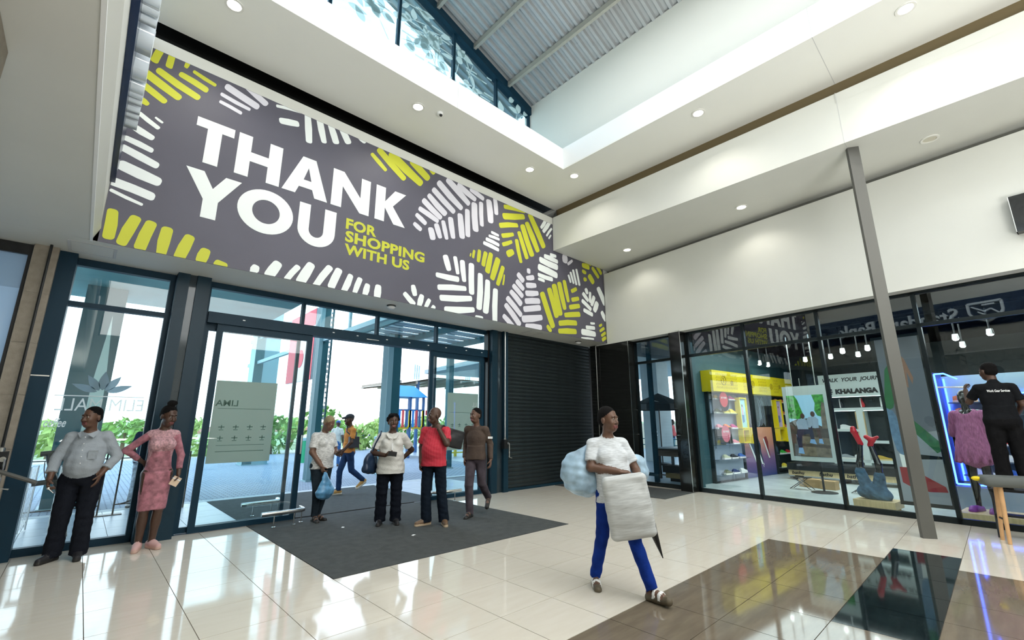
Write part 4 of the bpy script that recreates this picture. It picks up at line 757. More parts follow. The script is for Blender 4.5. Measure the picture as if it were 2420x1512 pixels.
# --- blue neon shelving at the right
nb = thing('neon_shelf', 'blue neon edged shoe shelving behind the mannequin', 'shelf unit'); M_NEON = mat('neon_blue', (.05, .12, 1.0), .5, emit=9.0); M_PALE = mat('pale_back', (.42, .58, .66), .5)
shop().box(2.0, -3.4, .45, 2.05, .86, 2.34).build('back_panel', M_PALE, nb); shop().box(1.3, .86, .42, 2.05, .92, 2.38).build('side_panel', mat('neon_side', (.03, .06, .25), .5), nb); shop().box(1.3, -3.4, 0, 2.05, .92, .42).build('plinth', mat('neon_plinth', (.35, .42, .5), .5), nb)
for a, b in (((1.3, .83, .46), (1.3, .83, 2.34)), ((1.3, .83, .46), (1.3, -3.3, .46)), ((1.3, .83, 2.34), (1.3, .70, 2.34)), ((1.3, .70, 2.34), (1.95, .64, 2.28)), ((1.98, .6, 1.98), (1.98, -3.3, 1.98)), ((1.98, .83, .46), (1.98, .83, 2.3))): shop().cone(a, b, .014, .014, 8).build('neon_tube', M_NEON, nb)
ZN = (1.84, 1.62, 1.36, 1.10, .84, .60)
for z in ZN: shop().box(1.55, -3.3, z-.02, 2.0, .76, z).build('shelf', M_SHELF, nb)
cs = ['orange', 'blue', 'orange', 'cyan', 'navy', 'grey']; cn = 0
for r_, z in zip(rn, ZN):
    for k in range(5):
        c = 'orange' if r_ in ('top', 'second') and k == 0 else ('blue', 'cyan', 'navy', 'grey', 'red', 'white')[(cn*5+k*2) % 6]; cn += 1
        place_shoe(c, 1.6, .70-k*.42, z, -PI/2, f'{c} sneaker, {("first", "second", "third", "fourth", "fifth")[k]} from the left on the {r_} neon shelf', 'sneakers on the neon shelving', 1.2)
text('illuminated_lettering', 'SK', .3, frame_s(1.99, -.62, 2.10), MS_LED, nb, bold=.01, depth=.01, width=.4, height=.2)
# --- track spotlights
M_SPOT = mat('spot_glow', (.95, 1.0, 1.0), .5, emit=22.0); TRK = []
for d_, s_ in ((2.753, 4.477), (3.313, 4.508), (3.03, 3.479), (2.958, 2.897), (2.189, 2.412), (3.092, 2.38), (2.15, 1.942), (2.015, .537), (3.243, .624), (1.85, .059)): TRK.append((d_, s_))
names = ('leftmost of the pair over the yellow header', 'rightmost of the pair over the yellow header', 'above the photo stand', 'just right of the photo stand rods', 'left of the four over the KHALANGA sign', 'second of the cluster over the KHALANGA sign', 'next to the grey post', 'above the neon shelving at its left', 'lower one above the neon shelving', 'above the window cleaner')
for (d_, s_), nm in zip(TRK, names):
    t = thing('track_spotlight', 'lit silver track spotlight '+nm, 'spotlight', 'track spotlights in the shoe shop')
    shop().cone((d_, s_, 3.02), (d_, s_, 3.12), .055, .042, 14).build('head', M_STEEL, t); shop().ball((d_, s_, 3.015), .042, .042, .02).build('lens', M_SPOT, t); shop().cone((d_, s_, 3.12), (d_, s_, 3.56), .012, .012, 6).build('stem', M_BLACK, t); shop().box(d_-.03, s_-.03, 3.56, d_+.03, s_+.03, 3.64).build('adapter', M_BLACK, t)
    L = bpy.data.lights.new('spot', 'SPOT'); L.energy = 26; L.spot_size = math.radians(110); L.spot_blend = .7; L.shadow_soft_size = .04; L.color = (.93, 1, 1)
    o = bpy.data.objects.new('lamp_light', L); COL.objects.link(o); o.parent = t; o.location = SHOP @ Vector((d_, s_, 2.98))
for s0, s1, d_ in ((4.6, 1.7, 3.05), (4.6, -1.5, 2.1)):
    t = thing('light_track', 'black lighting track on the shop ceiling '+('nearer the back' if d_ > 3 else 'nearer the glass'), 'light track'); shop().box(d_-.03, s1, 3.60, d_+.03, s0, 3.655).build('rail', M_BLACK, t)

# ================================================================== OUTSIDE
def brick_mat(name, c1, c2, mortar, scale, rough=.85):
    m = mat(name, c1, rough); N = m.node_tree.nodes; L = m.node_tree.links; b = N['Principled BSDF']
    tc = N.new('ShaderNodeTexCoord'); bt = N.new('ShaderNodeTexBrick'); bt.inputs['Scale'].default_value = scale; bt.inputs['Color1'].default_value = (*c1, 1); bt.inputs['Color2'].default_value = (*c2, 1); bt.inputs['Mortar'].default_value = (*mortar, 1); bt.inputs['Mortar Size'].default_value = .03
    L.new(tc.outputs['Object'], bt.inputs[0]); L.new(bt.outputs[0], b.inputs['Base Color'])
    bp = N.new('ShaderNodeBump'); bp.inputs['Strength'].default_value = .4; bp.inputs['Distance'].default_value = .01; bp.invert = True; L.new(bt.outputs['Fac'], bp.inputs['Height']); L.new(bp.outputs[0], b.inputs['Normal'])
    return m
M_PAVE = brick_mat('plaza_brick', (.36, .42, .50), (.30, .36, .44), (.10, .12, .16), 2.6); M_PTILE = mat('plaza_tile', (.42, .48, .55), .35, noise=.12, nscale=5, stretch=(1, 6, 1))
pz = struct(MB().box(-14, 8.02, -.2, 40, 11.15, -.014).build('floor_plaza', mat('plaza_joint', (.2, .22, .25), .8)), 'grey tiled apron outside the doors', 'floor')
tpm = MB().box(.003, .003, -.014, .897, .597, -.002).mesh('paving_tile', M_PTILE)
for i in range(-5, 9):
    for j in range(5):
        x = -.4+i*.9; y = 8.13+j*.6
        if x > 2.0 and x+.9 < 5.6: continue
        link('paving_tile', tpm, pz).location = (x, y, 0)
struct(MB().box(-14, 11.15, -.2, 40, 26, -.004).box(-14, 11.05, -.012, 40, 11.30, 0, 1).build('floor_paving', [M_PAVE, mat('pale_kerb', (.55, .58, .6), .7)]), 'grey brick paved plaza outside', 'floor')
M_CONC = mat('canopy_concrete', (.13, .33, .32), .6, noise=.15, nscale=2); M_COLT = mat('teal_steel', (.02, .12, .145), .45, .2); M_COLL = mat('pale_teal_steel', (.25, .42, .46), .45, .2)
cp = tag(MB().box(-6, 8.36, 4.2, 3.3, 13.2, 4.5).build('entrance_canopy', M_CONC), 'teal concrete canopy slab outside above the left doors', 'canopy')
for k, (x, y) in enumerate(((.15, 9.2), (.55, 10.3), (1.6, 9.2), (2.0, 10.4))):
    MB().lathe([(.08, 4.185), (.09, 4.185), (.09, 4.2), (.001, 4.2), (.001, 4.19), (.08, 4.19)], (x, y, 0), 14).build('canopy_lamp', M_LAMP, cp)
def column(nm, lb_, x0, x1, y0, y1, z1, m, m2=None):
    t = thing(nm, lb_, 'column'); MB().box(x0, y0, .03, x1, y1, z1).build('shaft', m, t); MB().box(x0-.04, y0-.04, -.004, x1+.04, y1+.04, .03).build('base_plate', M_COLL, t)
    if m2: MB().box(x0-.02, y0-.012, .03, x0+(x1-x0)*.35, y0, z1).build('face_strip', m2, t)
    return t
column('canopy_column', 'dark teal column seen through the left window', -.32, .30, 11.9, 12.4, 4.2, M_COLT); column('plaza_column', 'broad pale teal column behind the left door poster', 4.6, 5.45, 19.6, 20.4, 6.5, M_COLL, M_COLT)
c_ = column('frame_column', 'teal steel column with a perforated light strip by the red sign', 4.60, 4.86, 12.9, 13.2, 7.5, M_COLT, M_COLL)
mb = MB(); random.seed(5)
for k in range(46): mb.box(4.885+random.uniform(0, .03), 12.98, .6+k*.145, 4.95, 13.0, .6+k*.145+random.uniform(.05, .10))
mb.box(4.95, 12.96, .3, 4.985, 13.02, 7.4, 1); q = mb.build('light_strip', [mat('strip_white', (.85, .9, .92), .5), M_COLT], c_); q['kind'] = 'stuff'
column('frame_column', 'teal steel column in the middle of the open doorway', 6.78, 7.22, 12.9, 13.3, 7.5, M_COLT, M_COLL); column('frame_column', 'slim teal column behind the right door leaf', 9.4, 9.6, 13.3, 13.5, 6.0, M_COLT)
fr = thing('steel_truss', 'pale steel rails running out from the frame columns', 'truss')
for x, z in ((4.72, 3.86), (4.72, 4.86)): MB().box(x-.05, 9.0, z-.06, x+.05, 21, z+.06).build('rail', M_COLL, fr)
for y in (9.6, 11.2, 15.2): MB().box(4.69, y-.04, 3.86, 4.75, y+.04, 4.86).build('strut', M_COLL, fr)
rs = thing('red_sign_board', 'red and white sign board hanging on the steel frame outside', 'sign'); M_SRED = mat('sign_red', (.75, .04, .08), .5)
MB().box(4.60, 13.35, 2.75, 4.66, 15.54, 4.86).build('board', mat('sign_white', (.8, .82, .85), .5), rs)
MB().box(4.59, 14.75, 2.75, 4.60, 15.54, 4.86).box(4.59, 13.35, 4.36, 4.60, 14.75, 4.86).box(4.59, 13.35, 2.75, 4.60, 13.46, 4.0).build('red_border', M_SRED, rs); MB().prism([(14.4+.28*math.cos(2*PI*k/16), 3.45+.28*math.sin(2*PI*k/16)) for k in range(16)], 0, 4.588, 4.60).build('red_disc', M_SRED, rs)
rc = thing('slatted_canopy', 'metal slat canopy outside above the right doors', 'canopy')
for k in range(14): MB().box(5.6, 9.3+k*.32, 4.30+.02*(k % 2), 9.4, 9.3+k*.32+.2, 4.34+.02*(k % 2)).build('roof_slat', mat('canopy_slat', (.30, .38, .42), .4, .3), rc)
for x in (5.7, 7.5, 9.3): MB().box(x-.05, 9.2, 4.12, x+.05, 13.8, 4.3).build('beam', M_COLT, rc)
# --- playground tower
pg = thing('playground_tower', 'wooden playground tower with bright blue roof and coloured slats', 'play tower'); M_PB = mat('play_blue', (.02, .25, .70), .45); M_PY = mat('play_yellow', (.85, .65, .03), .5); M_PR = mat('play_red', (.75, .08, .08), .5); M_PN = mat('play_navy', (.03, .12, .30), .5)
x0, x1, y0, y1 = 10.3, 11.75, 18.6, 19.9
MB().add([(x0-.1, y0-.15, 2.72), (x1+.1, y0-.15, 2.72), (x1-.25, y0+.55, 3.28), (x0+.25, y0+.55, 3.28), (x1+.1, y1+.15, 2.72), (x0-.1, y1+.15, 2.72), (x1-.25, y0+.6, 3.28), (x0+.25, y0+.6, 3.28)], [(0, 1, 2, 3), (4, 5, 7, 6), (1, 4, 6, 2), (5, 0, 3, 7), (0, 5, 4, 1), (2, 6, 7, 3)]).build('roof', M_PB, pg)
for x in (x0+.05, 11.0, x1-.05):
    for y in (y0, y1): MB().box(x-.05, y-.05, 0, x+.05, y+.05, 2.72).build('post', M_PN, pg)
MB().box(x0, y0, 1.28, x1, y1, 1.4).build('platform', M_PY, pg); MB().box(x0, y0-.04, 2.08, x1, y0, 2.16).build('handrail', M_PN, pg)
for k in range(8): MB().box(x0+.1+k*.175, y0-.05, 1.35, x0+.2+k*.175, y0-.01, 2.12).build('slat', (M_PB, M_PR, M_PN, M_PY)[k % 4], pg)
MB().add([(x1+.05, y0+.1, 1.35), (x1+.05, y0+.6, 1.35), (x1+1.3, y0+.6, .25), (x1+1.3, y0+.1, .25), (x1+.05, y0+.1, 1.29), (x1+.05, y0+.6, 1.29), (x1+1.3, y0+.6, .19), (x1+1.3, y0+.1, .19)], [(0, 1, 2, 3), (4, 5, 6, 7), (0, 3, 7, 4), (1, 2, 6, 5)]).build('slide', M_PY, pg)
MB().box(x1+.1, y0, 1.9, x1+.75, y0+.04, 2.12).build('red_panel', M_PR, pg)
# --- shade roof
sr_ = thing('shade_roof', 'cream flat shade roof on steel beams beyond the playground', 'shade roof'); M_SAIL = mat('shade_cream', (.75, .68, .55), .6)
MB().add([(11.6, 21.5, 3.45), (14.4, 21.5, 4.0), (14.4, 26, 4.1), (11.6, 26, 3.5)], [(0, 1, 2, 3)]).add([(14.4, 21.5, 4.0), (19, 21.5, 4.0), (19, 26, 4.1), (14.4, 26, 4.1)], [(0, 1, 2, 3)]).add([(11.6, 21.5, 3.52), (14.4, 21.5, 4.07), (19, 21.5, 4.07), (19, 26, 4.17), (14.4, 26, 4.17), (11.6, 26, 3.57)], [(0, 1, 2, 3, 4, 5)]).build('roof_sheet', M_SAIL, sr_)
for k in range(7): MB().box(12+k, 21.5, 3.62 if k < 2 else 3.85, 12.12+k, 26, 3.78 if k < 2 else 4.0).build('beam', mat('shade_beam', (.28, .24, .2), .6), sr_)
for x in (13.4, 18.5): MB().box(x, 22, 0, x+.14, 22.14, 3.9).build('post', M_PN, sr_)
for x, z in ((13.55, 4.85), (17.25, 4.75)):
    for dx in (0, .14, .28): MB().cone((x+dx, 22.6, 4.0), (x+dx+.02, 22.6, z-dx*.2), .035, .035, 6).build('stub_rod', M_COLL, sr_)
# --- bins / bollards, kerb, low fence around the play area
def bin_(x, y, h, m, lb_):
    t = thing('bollard_bin', lb_, 'bin', 'bins on the plaza', (x, y, 0)); MB().lathe([(.17, -.004), (.17, h-.1), (.15, h-.1), (.001, h-.1)], n=16).build('body', m, t, True); MB().lathe([(.18, h-.1), (.18, h), (.05, h+.03)], n=16).build('lid', M_COLL, t)
M_BGR = mat('bin_green', (.02, .35, .16), .5); bin_(6.75, 19.4, .95, M_BGR, 'green bin beside the frame column behind the grey T-shirt'); bin_(8.9, 17.4, 1.0, M_BGR, 'green bin with grey lid left of the white shirt')
pf = thing('play_fence', 'low yellow and red rail around the play area', 'fence')
for k in range(9): MB().box(12.2+k*.9, 17.9, 0, 12.3+k*.9, 18.0, .45).build('post', M_PY, pf)
MB().box(12.2, 17.92, .36, 19.6, 17.98, .43).build('top_rail', M_PR, pf); MB().box(12.2, 17.92, .14, 19.6, 17.98, .2).build('low_rail', M_PY, pf)
# --- black railing outside the left window
fn = thing('wrought_railing', 'black wrought iron railing outside the left window', 'railing')
for x in (-1.2, .42, .62, 1.6): MB().box(x-.012, 10.59, -.002, x+.012, 10.615, 1.0).build('post', M_BLACK, fn)
MB().box(.30, 10.52, -.002, .74, 10.68, .012).build('foot_plate', M_BLACK, fn)
for z in (.16, .92): MB().box(-1.2, 10.595, z-.008, .42, 10.612, z+.008).box(.62, 10.595, z-.008, 1.6, 10.612, z+.008).build('rail', M_BLACK, fn)
for s_ in (0, 1):
    for r0 in (.45, .75): MB().tube([((.42-r0*math.sin(u) if s_ == 0 else .62+r0*math.sin(u)), 10.603, .16+r0*(1-math.cos(u))) for u in [PI/2*k/10 for k in range(11)]], .007, 5).build('scroll_bar', M_BLACK, fn)
for k, x in enumerate((-.42, -.12)):
    t = thing('wire_rack', ('left', 'right')[k]+' chrome wire rack standing outside by the far left window', 'rack', 'wire racks outside')
    MB().tube([(x, 9.6, .012), (x+.06, 9.9, .012), (x+.06, 9.9, .9), (x, 9.6, .9)], .009, 5, close=True).build('frame', M_STEEL, t)
    for q in range(5): MB().cone((x+.012*q, 9.6+.06*q, .05), (x+.012*q, 9.6+.06*q, .88), .004, .004, 4).build('wire', M_STEEL, t)
bp_ = thing('barrier_post', 'black bent steel barrier post outside behind the grey shirt', 'post', loc=(-.22, 9.0, 0)); MB().tube([(.28, 0, .0), (.22, 0, .35), (-.02, 0, 1.02), (-.04, 0, 1.1)], .035, 8).build('leg', M_BLACK, bp_, True); MB().cone((-.12, 0, 1.1), (.06, 0, 1.12), .035, .035, 10).build('head', M_BLACK, bp_); MB().cone((-.14, -.02, .72), (.1, 0, .74), .035, .035, 10).build('arm', M_BLACK, bp_)
# --- hills, houses and trees far off
M_LEAF = mat('foliage', (.17, .34, .07), .7, noise=.5, nscale=1.2); M_LEAF2 = mat('foliage_pale', (.33, .47, .14), .7, noise=.4, nscale=1.5); M_TRUNK = mat('bark', (.16, .11, .07), .8)
hl = MB(); random.seed(9); vs = []; fs = []; NX, NY = 60, 10
for j in range(NY):
    for i in range(NX):
        a = -.35+1.55*i/(NX-1); R_ = 30+ j*26; x = R_*math.sin(a); y = R_*math.cos(a)
        vs.append((x, y, -3.2-j*.1+(0 if j == 0 else 1.15*j*(.45+.25*math.sin(i*.7+j)+.12*math.sin(i*2.1)))*(1 if j > 1 else .3)))
for j in range(NY-1):
    for i in range(NX-1): fs.append((j*NX+i, j*NX+i+1, (j+1)*NX+i+1, (j+1)*NX+i))
hl.add(vs, fs); struct(hl.build('ground_hills', mat('hill_green', (.30, .38, .20), .9, noise=.5, nscale=.25), smooth=True), 'green suburban hillside far beyond the plaza', 'hill')
struct(MB().box(-40, 25.9, -3.4, 60, 30.5, -.05).build('ground_verge', mat('verge', (.5, .48, .42), .9, noise=.2, nscale=1)))
def blob_tree(x, y, z, h, r, m, lb_, grp, palm=False):
    t = thing('tree', lb_, 'tree', grp, (x, y, z)); MB().cone((0, 0, 0), (0, 0, h*.55), r*.10, r*.05, 7).build('trunk', M_TRUNK, t)
    mb = MB(); 
    for k in range(170):
        u = random.uniform(-1, 1); a = random.uniform(0, 2*PI); rr = r*(random.random()**.4)
        c = Vector((rr*math.sqrt(1-u*u)*math.cos(a), rr*math.sqrt(1-u*u)*math.sin(a), h*.62+u*rr*h/(2.6*r)))
        n = Vector((random.gauss(0, 1), random.gauss(0, 1), random.gauss(.4, 1))).normalized(); s_ = r*random.uniform(.14, .28); q = n.orthogonal().normalized(); w = n.cross(q)
        mb.add([tuple(c+q*s_), tuple(c+w*s_*.5+n*s_*.15), tuple(c-q*s_), tuple(c-w*s_*.5+n*s_*.15)], [(0, 1, 2, 3)])
    f = mb.build('foliage', m, t); f['kind'] = 'stuff'
TR = [(7.6, 27.0, 3.0, 1.3), (10.2, 27.2, 3.5, 1.25), (12.9, 27.6, 2.5, 1.2), (7.4, 30.2, 2.6, 1.3), (15.6, 27.6, 2.6, 1.2), (4.9, 28.0, 2.0, 1.1), (18.4, 28.2, 3.0, 1.3), (21.4, 28.8, 3.4, 1.5), (24.8, 28.8, 3.6, 1.6)]
pos = ('behind the walking man in orange', 'just right of the walking man in orange', 'left of the middle doorway column', 'left of the frame column with the light strip', 'behind the playground tower', 'between the sliding door stiles', 'behind the shade roof', 'seen through the side door at its left', 'seen through the side door at its right')
for (x, y, h, r), pn in zip(TR, pos): blob_tree(x, y, -.9, h, r, M_LEAF if (x*7 % 2) > .8 else M_LEAF2, 'leafy green tree '+pn, 'trees beyond the plaza')
far = ['far tree on the hillside '+q for q in ('beside the mall lettering', 'above the grey shirt shoulder', 'between grey shirt and pink dress', 'right of the clad post', 'left of the door poster', 'near the door poster foot', 'between column and bin', 'left of the far walker', 'right of the orange walker', 'right of the doorway column')]
for k, lb_ in enumerate(far):
    a = -.03+k*.085; R_ = 58+(k*17) % 40; blob_tree(R_*math.sin(a), R_*math.cos(a), -2.2+(R_-60)*.03, 4.2, 2.6, M_LEAF if k % 2 else M_LEAF2, lb_, 'far trees on the hillside')
for k in range(7):
    a = .012+k*.085; R_ = 105+(k*23) % 35; x, y = R_*math.sin(a), R_*math.cos(a); z = -1.6
    t = thing('house', 'small pale house with tiled roof, '+('first', 'second', 'third', 'fourth', 'fifth', 'sixth', 'seventh')[k]+' from the left on the hillside', 'house', 'houses on the hillside', (x, y, z), a); w = 3.2
    MB().box(-w, -2, -1.5, w, 2, 1.4).build('wall', mat('house_wall', (.75, .70, .62), .8), t); MB().prism([(-2.3, 1.4), (2.3, 1.4), (0, 2.7)], 0, -w-.3, w+.3).build('roof', mat('house_roof', (.42, .22, .16), .8), t)
    for x_ in (-1.8, .4): MB().box(x_, -2.04, -.2, x_+.9, -1.98, .8).build('window', M_FRAME, t)
# ================================================================== TERRACE beyond the side door
te = struct(shop().box(.06, 5.60, -.1, 26, 30, -.002).build('floor_terrace', mat('terrace_tile', (.30, .38, .46), .35, noise=.1, nscale=3)), 'blue grey terrace floor beyond the side door', 'floor')
t = thing('terrace_column', 'two-faced concrete column on the terrace beyond the side door', 'column'); shop().box(6.2, 10.15, -.002, 7.0, 10.95, 5.0).build('shaft', mat('column_plaster', (.33, .40, .42), .7, noise=.1, nscale=2), t)
for z_ in (1.02, 1.16): shop().ball((6.198, 10.3, z_), .035, .035, .035, 8, 5).build('socket', M_WHITE, t)
struct(shop().box(.5, 6.6, 4.0, 12, 20, 4.2).build('ceiling_terrace', mat('terrace_ceiling', (.36, .42, .42), .7)))
t = thing('terrace_umbrella', 'black cafe umbrella with white diamond logo on the terrace', 'umbrella'); n = 8
ctr = Vector((5.2, 9.45, 0)); vs = [(ctr.x, ctr.y, 2.62)]; 
for k in range(n): vs.append((ctr.x+1.05*math.cos(2*PI*k/n+.2), ctr.y+1.05*math.sin(2*PI*k/n+.2), 2.18))
for k in range(n): vs.append((ctr.x+1.06*math.cos(2*PI*k/n+.2), ctr.y+1.06*math.sin(2*PI*k/n+.2), 1.98))
shop().add(vs, [(0, 1+k, 1+(k+1) % n) for k in range(n)]+[(1+k, 1+n+k, 1+n+(k+1) % n, 1+(k+1) % n) for k in range(n)]).build('canopy', mat('umbrella_black', (.006, .016, .022), .7), t)
shop().cone((ctr.x, ctr.y, 0), (ctr.x, ctr.y, 2.6), .025, .025, 8).build('pole', M_BLACK, t); shop().lathe([(.3, -.002), (.3, .05), (.05, .08)], (ctr.x, ctr.y, 0), 16).build('base', M_BLACK, t)
M2 = SHOP @ Matrix.Translation((4.62, 9.18, 2.18)) @ Matrix.Rotation(.9, 4, 'Y'); lg = MB(M2)
for a, b in (((0, .42), (.16, 0)), ((.16, 0), (0, -.42)), ((0, -.42), (-.16, 0)), ((-.16, 0), (0, .42)), ((.05, .2), (-.06, 0)), ((-.06, 0), (.06, -.16))):
    d = Vector((b[0]-a[0], b[1]-a[1], 0)).normalized(); nn = Vector((-d.y, d.x, 0))*.016
    lg.add([(a[0]+nn.x, a[1]+nn.y, 0), (b[0]+nn.x, b[1]+nn.y, 0), (b[0]-nn.x, b[1]-nn.y, 0), (a[0]-nn.x, a[1]-nn.y, 0), (a[0]+nn.x, a[1]+nn.y, .004), (b[0]+nn.x, b[1]+nn.y, .004), (b[0]-nn.x, b[1]-nn.y, .004), (a[0]-nn.x, a[1]-nn.y, .004)], [(0, 1, 2, 3), (4, 5, 6, 7), (0, 1, 5, 4), (1, 2, 6, 5), (2, 3, 7, 6), (3, 0, 4, 7)])
lg.build('diamond_logo', M_WHITE, t)
t = thing('cafe_table', 'wooden cafe table with black legs beyond the side door', 'table'); shop().box(1.45, 6.0, .60, 2.2, 7.0, .80).build('apron', mat('table_wood', (.10, .065, .045), .5), t); shop().box(1.40, 5.95, .80, 2.25, 7.03, .83).build('tabletop', mat('table_top', (.40, .45, .5), .4), t)
for d_ in (1.5, 2.12):
    for s_ in (6.06, 6.94): shop().box(d_-.03, s_-.03, -.002, d_+.03, s_+.03, .60).build('leg', M_BLACK, t)
shop().box(1.5, 6.06, .08, 1.53, 6.94, .11).build('stretcher', M_BLACK, t)
t = thing('cafe_chair', 'black padded cafe chair with wooden base tucked at the table', 'chair'); shop().box(1.05, 5.92, .22, 1.4, 6.55, .40).build('seat', mat('chair_black', (.01, .01, .012), .6), t); shop().box(1.1, 5.94, .08, 1.36, 6.5, .22).build('wood_base', mat('chair_wood', (.22, .15, .05), .5), t); shop().box(1.15, 6.0, -.002, 1.3, 6.4, .08).build('foot', M_BLACK, t)
t = thing('terrace_railing', 'dark horizontal railing across the terrace beyond the side door', 'railing')
for z_ in (.78, .5): shop().box(8.9, 8, z_-.02, 8.94, 16, z_+.02).build('rail', M_COLT, t)
for s_ in (9.2, 11.4, 13.2, 15): shop().box(8.88, s_-.03, -.002, 8.96, s_+.03, .8).build('post', M_COLT, t)
t = thing('planter_wall', 'cream low wall behind the terrace railing', 'wall'); shop().box(14, 12, -.002, 14.3, 30, 1.5).build('wall', mat('planter', (.85, .72, .55), .8), t)

# ================================================================== FIGURES: blended rounded-cone bodies meshed with surface nets
def _n(v): v = np.asarray(v, float); return v/np.linalg.norm(v)
class Body:
    def __init__(s, h): s.h = h; s.p = []
    def cap(s, a, b, ra, rb, lab, k=.018, f=1.0): s.p.append(('c', np.array(a, float), np.array(b, float), ra, rb, lab, k, f, None))
    def ell(s, c, r, lab, k=.014, R=None): s.p.append(('e', np.array(c, float), np.array(r, float), 0, 0, lab, k, 1.0, R))
    def flat(s, a, b, ra, rb, lab, k=.01, f=1.0): s.p.append(('f', np.array(a, float), np.array(b, float), ra, rb, lab, k, f, None))
    def rbox(s, c, r, rad, lab, k=.01, R=None): s.p.append(('b', np.array(c, float), np.array(r, float), rad, 0, lab, k, 1.0, R))
    def sub(s, c, r, k=.006, R=None): s.p.append(('s', np.array(c, float), np.array(r, float), 0, 0, -1, k, 1.0, R))
    def mesh(s, name, mats, floor=None, wrinkle=0.0, cloth=(1, 2), seed=0):
        h = s.h; lo = np.full(3, 9e9); hi = -lo; bb = []
        for q in s.p:
            if q[0] in 'cf': r = max(q[3], q[4]); a = np.minimum(q[1], q[2])-r; b = np.maximum(q[1], q[2])+r
            else: r = max(q[2])*(1.8 if q[0] == 'b' else 1); a = q[1]-r; b = q[1]+r
            bb.append((a, b))
            if q[0] != 's': lo = np.minimum(lo, a); hi = np.maximum(hi, b)
        lo -= 3*h; hi += 3*h; n = np.ceil((hi-lo)/h).astype(int)+1
        D = np.full(n, .25, np.float32); B = np.full(n, 9, np.float32); Lb = np.zeros(n, np.int8)
        ax = [lo[i]+h*np.arange(n[i]) for i in range(3)]
        for q, (a, b) in zip(s.p, bb):
            pad = q[6]+4*h; i0 = np.maximum(0, ((a-pad-lo)/h).astype(int)); i1 = np.minimum(n, ((b+pad-lo)/h).astype(int)+2)
            sl = tuple(slice(i0[i], i1[i]) for i in range(3))
            X = ax[0][sl[0]][:, None, None].astype(np.float32); Y = ax[1][sl[1]][None, :, None].astype(np.float32); Z = ax[2][sl[2]][None, None, :].astype(np.float32)
            if q[0] in 'cf':
                A, Bq, ra, rb, f = q[1], q[2], q[3], q[4], q[7]; yc = A[1]
                px = X-A[0]; pz = Z-A[2]; d = Bq-A
                if f != 1.0: py = (Y-A[1])/f; d = d*np.array([1, 1/f, 1])
                else: py = Y-A[1]
                L2 = max(1e-9, d@d); t0 = (px*d[0]+py*d[1]+pz*d[2])/L2; t = np.clip(t0, 0, 1)
                tt = t0 if q[0] == 'f' else t
                dist = np.sqrt((px-tt*d[0])**2+(py-tt*d[1])**2+(pz-tt*d[2])**2)-(ra+(rb-ra)*t)
                if q[0] == 'f': Lq = math.sqrt(L2); dist = np.maximum(dist, np.maximum(-t0*Lq, (t0-1)*Lq))
                if f != 1.0: dist = dist*(.5+.5*f)
            else:
                px = X-q[1][0]; py = Y-q[1][1]; pz = Z-q[1][2]
                if q[8] is not None:
                    R = q[8]; px, py, pz = (R[0, 0]*px+R[1, 0]*py+R[2, 0]*pz, R[0, 1]*px+R[1, 1]*py+R[2, 1]*pz, R[0, 2]*px+R[1, 2]*py+R[2, 2]*pz)
                r = q[2]
                if q[0] == 'b':
                    rd = q[3]; ex = np.abs(px)-(r[0]-rd); ey = np.abs(py)-(r[1]-rd); ez = np.abs(pz)-(r[2]-rd)
                    dist = np.sqrt(np.maximum(ex, 0)**2+np.maximum(ey, 0)**2+np.maximum(ez, 0)**2)+np.minimum(np.maximum(ex, np.maximum(ey, ez)), 0)-rd
                else: k0 = np.sqrt((px/r[0])**2+(py/r[1])**2+(pz/r[2])**2); k1 = np.sqrt((px/r[0]**2)**2+(py/r[1]**2)**2+(pz/r[2]**2)**2)
                if q[0] != 'b': dist = k0*(k0-1)/np.maximum(k1, 1e-6)
            dist = dist.astype(np.float32); k = q[6]; Ds = D[sl]
            if q[0] == 's':
                m = np.maximum(k-np.abs(Ds+dist), 0)/k; D[sl] = np.maximum(Ds, -dist)+m*m*k*.25
            else:
                m = np.maximum(k-np.abs(Ds-dist), 0)/k; D[sl] = np.minimum(Ds, dist)-m*m*k*.25
                w = dist < B[sl]; B[sl] = np.where(w, dist, B[sl]); Lb[sl] = np.where(w, q[5], Lb[sl])
        if wrinkle:
            rs = np.random.RandomState(seed); X = ax[0][:, None, None]; Y = ax[1][None, :, None]; Z = ax[2][None, None, :]
            N = 0
            for _ in range(5):
                v = rs.normal(0, 1, 3)*np.array([26, 22, 34]); N = N+np.sin(X*v[0]+Y*v[1]+Z*v[2]+rs.uniform(0, 6))
            D += np.where(np.isin(Lb, cloth), wrinkle*N*.45, 0).astype(np.float32)
        if floor is not None: D = np.maximum(D, (floor-ax[2])[None, None, :].astype(np.float32))
        S = D < 0
        c = np.zeros(n-1, np.int8)
        for i in (0, 1):
            for j in (0, 1):
                for k in (0, 1): c += S[i:n[0]-1+i, j:n[1]-1+j, k:n[2]-1+k]
        idx = np.argwhere((c > 0) & (c < 8)); ids = np.full(n-1, -1, np.int32); ids[tuple(idx.T)] = np.arange(len(idx))
        acc = np.zeros((len(idx), 3)); cnt = np.zeros(len(idx))
        cor = np.array([(i, j, k) for i in (0, 1) for j in (0, 1) for k in (0, 1)])
        vals = [D[tuple((idx+q).T)] for q in cor]
        for a in range(8):
            for b in range(a+1, 8):
                if np.abs(cor[a]-cor[b]).sum() != 1: continue
                va, vb = vals[a], vals[b]; x = (va < 0) != (vb < 0); t = np.where(x, va/np.where(x, va-vb, 1), 0)
                acc += np.where(x[:, None], cor[a]+(cor[b]-cor[a])*t[:, None], 0); cnt += x
        V = (idx+acc/cnt[:, None])*h+lo
        F = []
